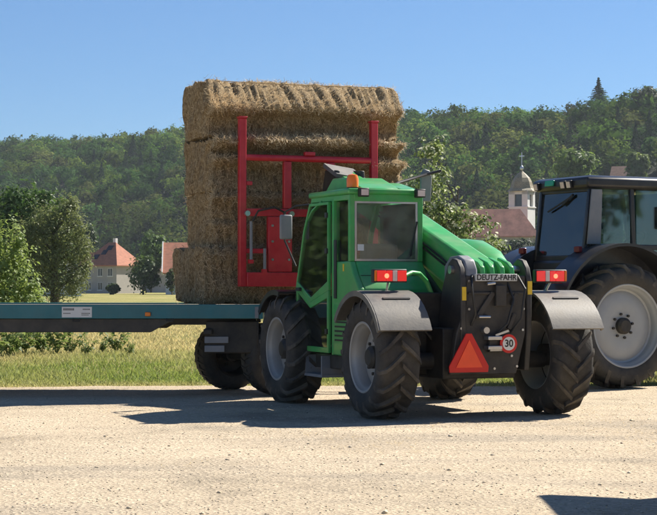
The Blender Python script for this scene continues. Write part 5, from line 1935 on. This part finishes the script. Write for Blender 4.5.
weed(72, 37, 0.50, 1, 'broad leafy weed next to the shrub, left of the other meadow weeds')
weed(86, 36, 0.36, 2, 'bushy weed under the trailer rail, second from the shrub')
weed(103, 37, 0.33, 3, 'short weed in the middle of the meadow weeds')
weed(116, 37.5, 0.62, 4, 'tallest weed below the orange marker lamp side of the trailer')
weed(131, 36, 0.30, 5, 'low weed at the right end of the meadow weeds')
for i, (px_, yy, s_) in enumerate(((8, 35, 0.8), (25, 36, 0.8), (42, 36.5, 0.75), (57, 36, 0.7))):
    weed(px_, yy, s_, 10 + i, ['leafy weed at the foot of the shrub, touching the left picture edge', 'leafy weed at the foot of the shrub, second from the left edge', 'leafy weed at the foot of the shrub, third from the left edge', 'leafy weed at the foot of the shrub, at its right side'][i])

# pebbles
g = np.random.default_rng(5)
n = 12000
Y = 9.5 + 15 * g.random(n) ** 1.5
X = (-0.24 + 0.48 * g.random(n)) * Y
r_ = 0.003 + 0.008 * g.random(n) ** 3 + 0.020 * (g.random(n) < 0.006) * g.random(n)
oct_v = np.array([(1, 0, 0), (0, 1, 0), (-1, 0, 0), (0, -1, 0), (0, 0, 0.75), (0, 0, -0.6), (0.6, 0.6, 0.4), (-0.6, -0.5, 0.45)])
oct_f = np.array([(0, 6, 4), (6, 1, 4), (1, 2, 4), (2, 7, 4), (7, 3, 4), (3, 0, 4), (0, 1, 6), (2, 3, 7), (1, 0, 5), (2, 1, 5), (3, 2, 5), (0, 3, 5)])
a = g.random(n) * 6.28
rot = np.stack([np.stack([np.cos(a), -np.sin(a), 0 * a], 1), np.stack([np.sin(a), np.cos(a), 0 * a], 1), np.stack([0 * a, 0 * a, 1 + 0 * a], 1)], 1)
sh_ = oct_v[None] * (0.65 + 0.7 * g.random((n, 8, 1))) * np.stack([1 + 0 * a, 0.6 + 0.5 * g.random(n), 0.5 + 0.4 * g.random(n)], 1)[:, None, :]
P = np.einsum('nij,nkj->nki', rot, sh_) * r_[:, None, None] + np.stack([X, Y, yard_z(X, Y) + r_ * 0.15], 1)[:, None, :]
F = (oct_f[None] + (np.arange(n) * 8)[:, None, None]).reshape(-1, 3)
pal = np.array([(0.58, 0.49, 0.35), (0.50, 0.42, 0.30), (0.40, 0.35, 0.28), (0.66, 0.60, 0.48), (0.20, 0.165, 0.13)])
col = pal[g.choice(5, n, p=[0.38, 0.28, 0.17, 0.12, 0.05])] * (0.85 + 0.3 * g.random((n, 1)))
setp(np_mesh('pebbles', P.reshape(-1, 3), F, attr_mat('pebble_stone', 0.9), np.repeat(col, 8, axis=0)), 'small loose stones scattered over the gravel', 'pebbles', kind='stuff')

# straws fallen on the yard
n = 11000
Y = 10 + 14.3 * g.random(n)
X = (-0.22 + 0.44 * g.random(n)) * Y
keep = fbm(X * 0.6 + 70, Y * 0.5 + 30, 3) > 0.40 + 0.12 * g.random(n)
X, Y = X[keep], Y[keep]
n = len(X)
a = g.random(n) * 6.28
l_ = 0.02 + 0.07 * g.random(n)
wv = 0.0025
zz = yard_z(X, Y) + 0.004 + 0.012 * g.random(n)
dx, dy = np.cos(a), np.sin(a)
V = np.stack([np.stack([X - dy * wv, Y + dx * wv, zz], 1), np.stack([X + dy * wv, Y - dx * wv, zz], 1),
              np.stack([X + dx * l_ + dy * wv, Y + dy * l_ - dx * wv, zz + 0.006], 1), np.stack([X + dx * l_ - dy * wv, Y + dy * l_ + dx * wv, zz + 0.006], 1)], 1).reshape(-1, 3)
col = np.array([0.48, 0.37, 0.18]) * (0.7 + 0.6 * g.random((n, 1)))
setp(np_mesh('fallen_straw', V, np.arange(4 * n).reshape(n, 4), STRAND, np.repeat(col, 4, axis=0)), 'loose straws fallen on the gravel', 'straw', kind='stuff')

# ------------------------------------------------------------------ air
HAZE = 0.0001
if HAZE:
    hm = bpy.data.materials.new('haze_air')
    hm.use_nodes = True
    N = hm.node_tree.nodes
    N.remove(N['Principled BSDF'])
    pv = N.new('ShaderNodeVolumePrincipled')
    pv.inputs['Color'].default_value = (0.80, 0.88, 1.0, 1)
    pv.inputs['Density'].default_value = HAZE
    pv.inputs['Anisotropy'].default_value = 0.2
    hm.node_tree.links.new(pv.outputs[0], N['Material Output'].inputs['Volume'])
    ho = MB().bx(-1250, 1250, -250, 1550, -3.5, 125).build('haze', hm)
    setp(ho, 'thin summer haze over the valley', 'haze', kind='stuff')
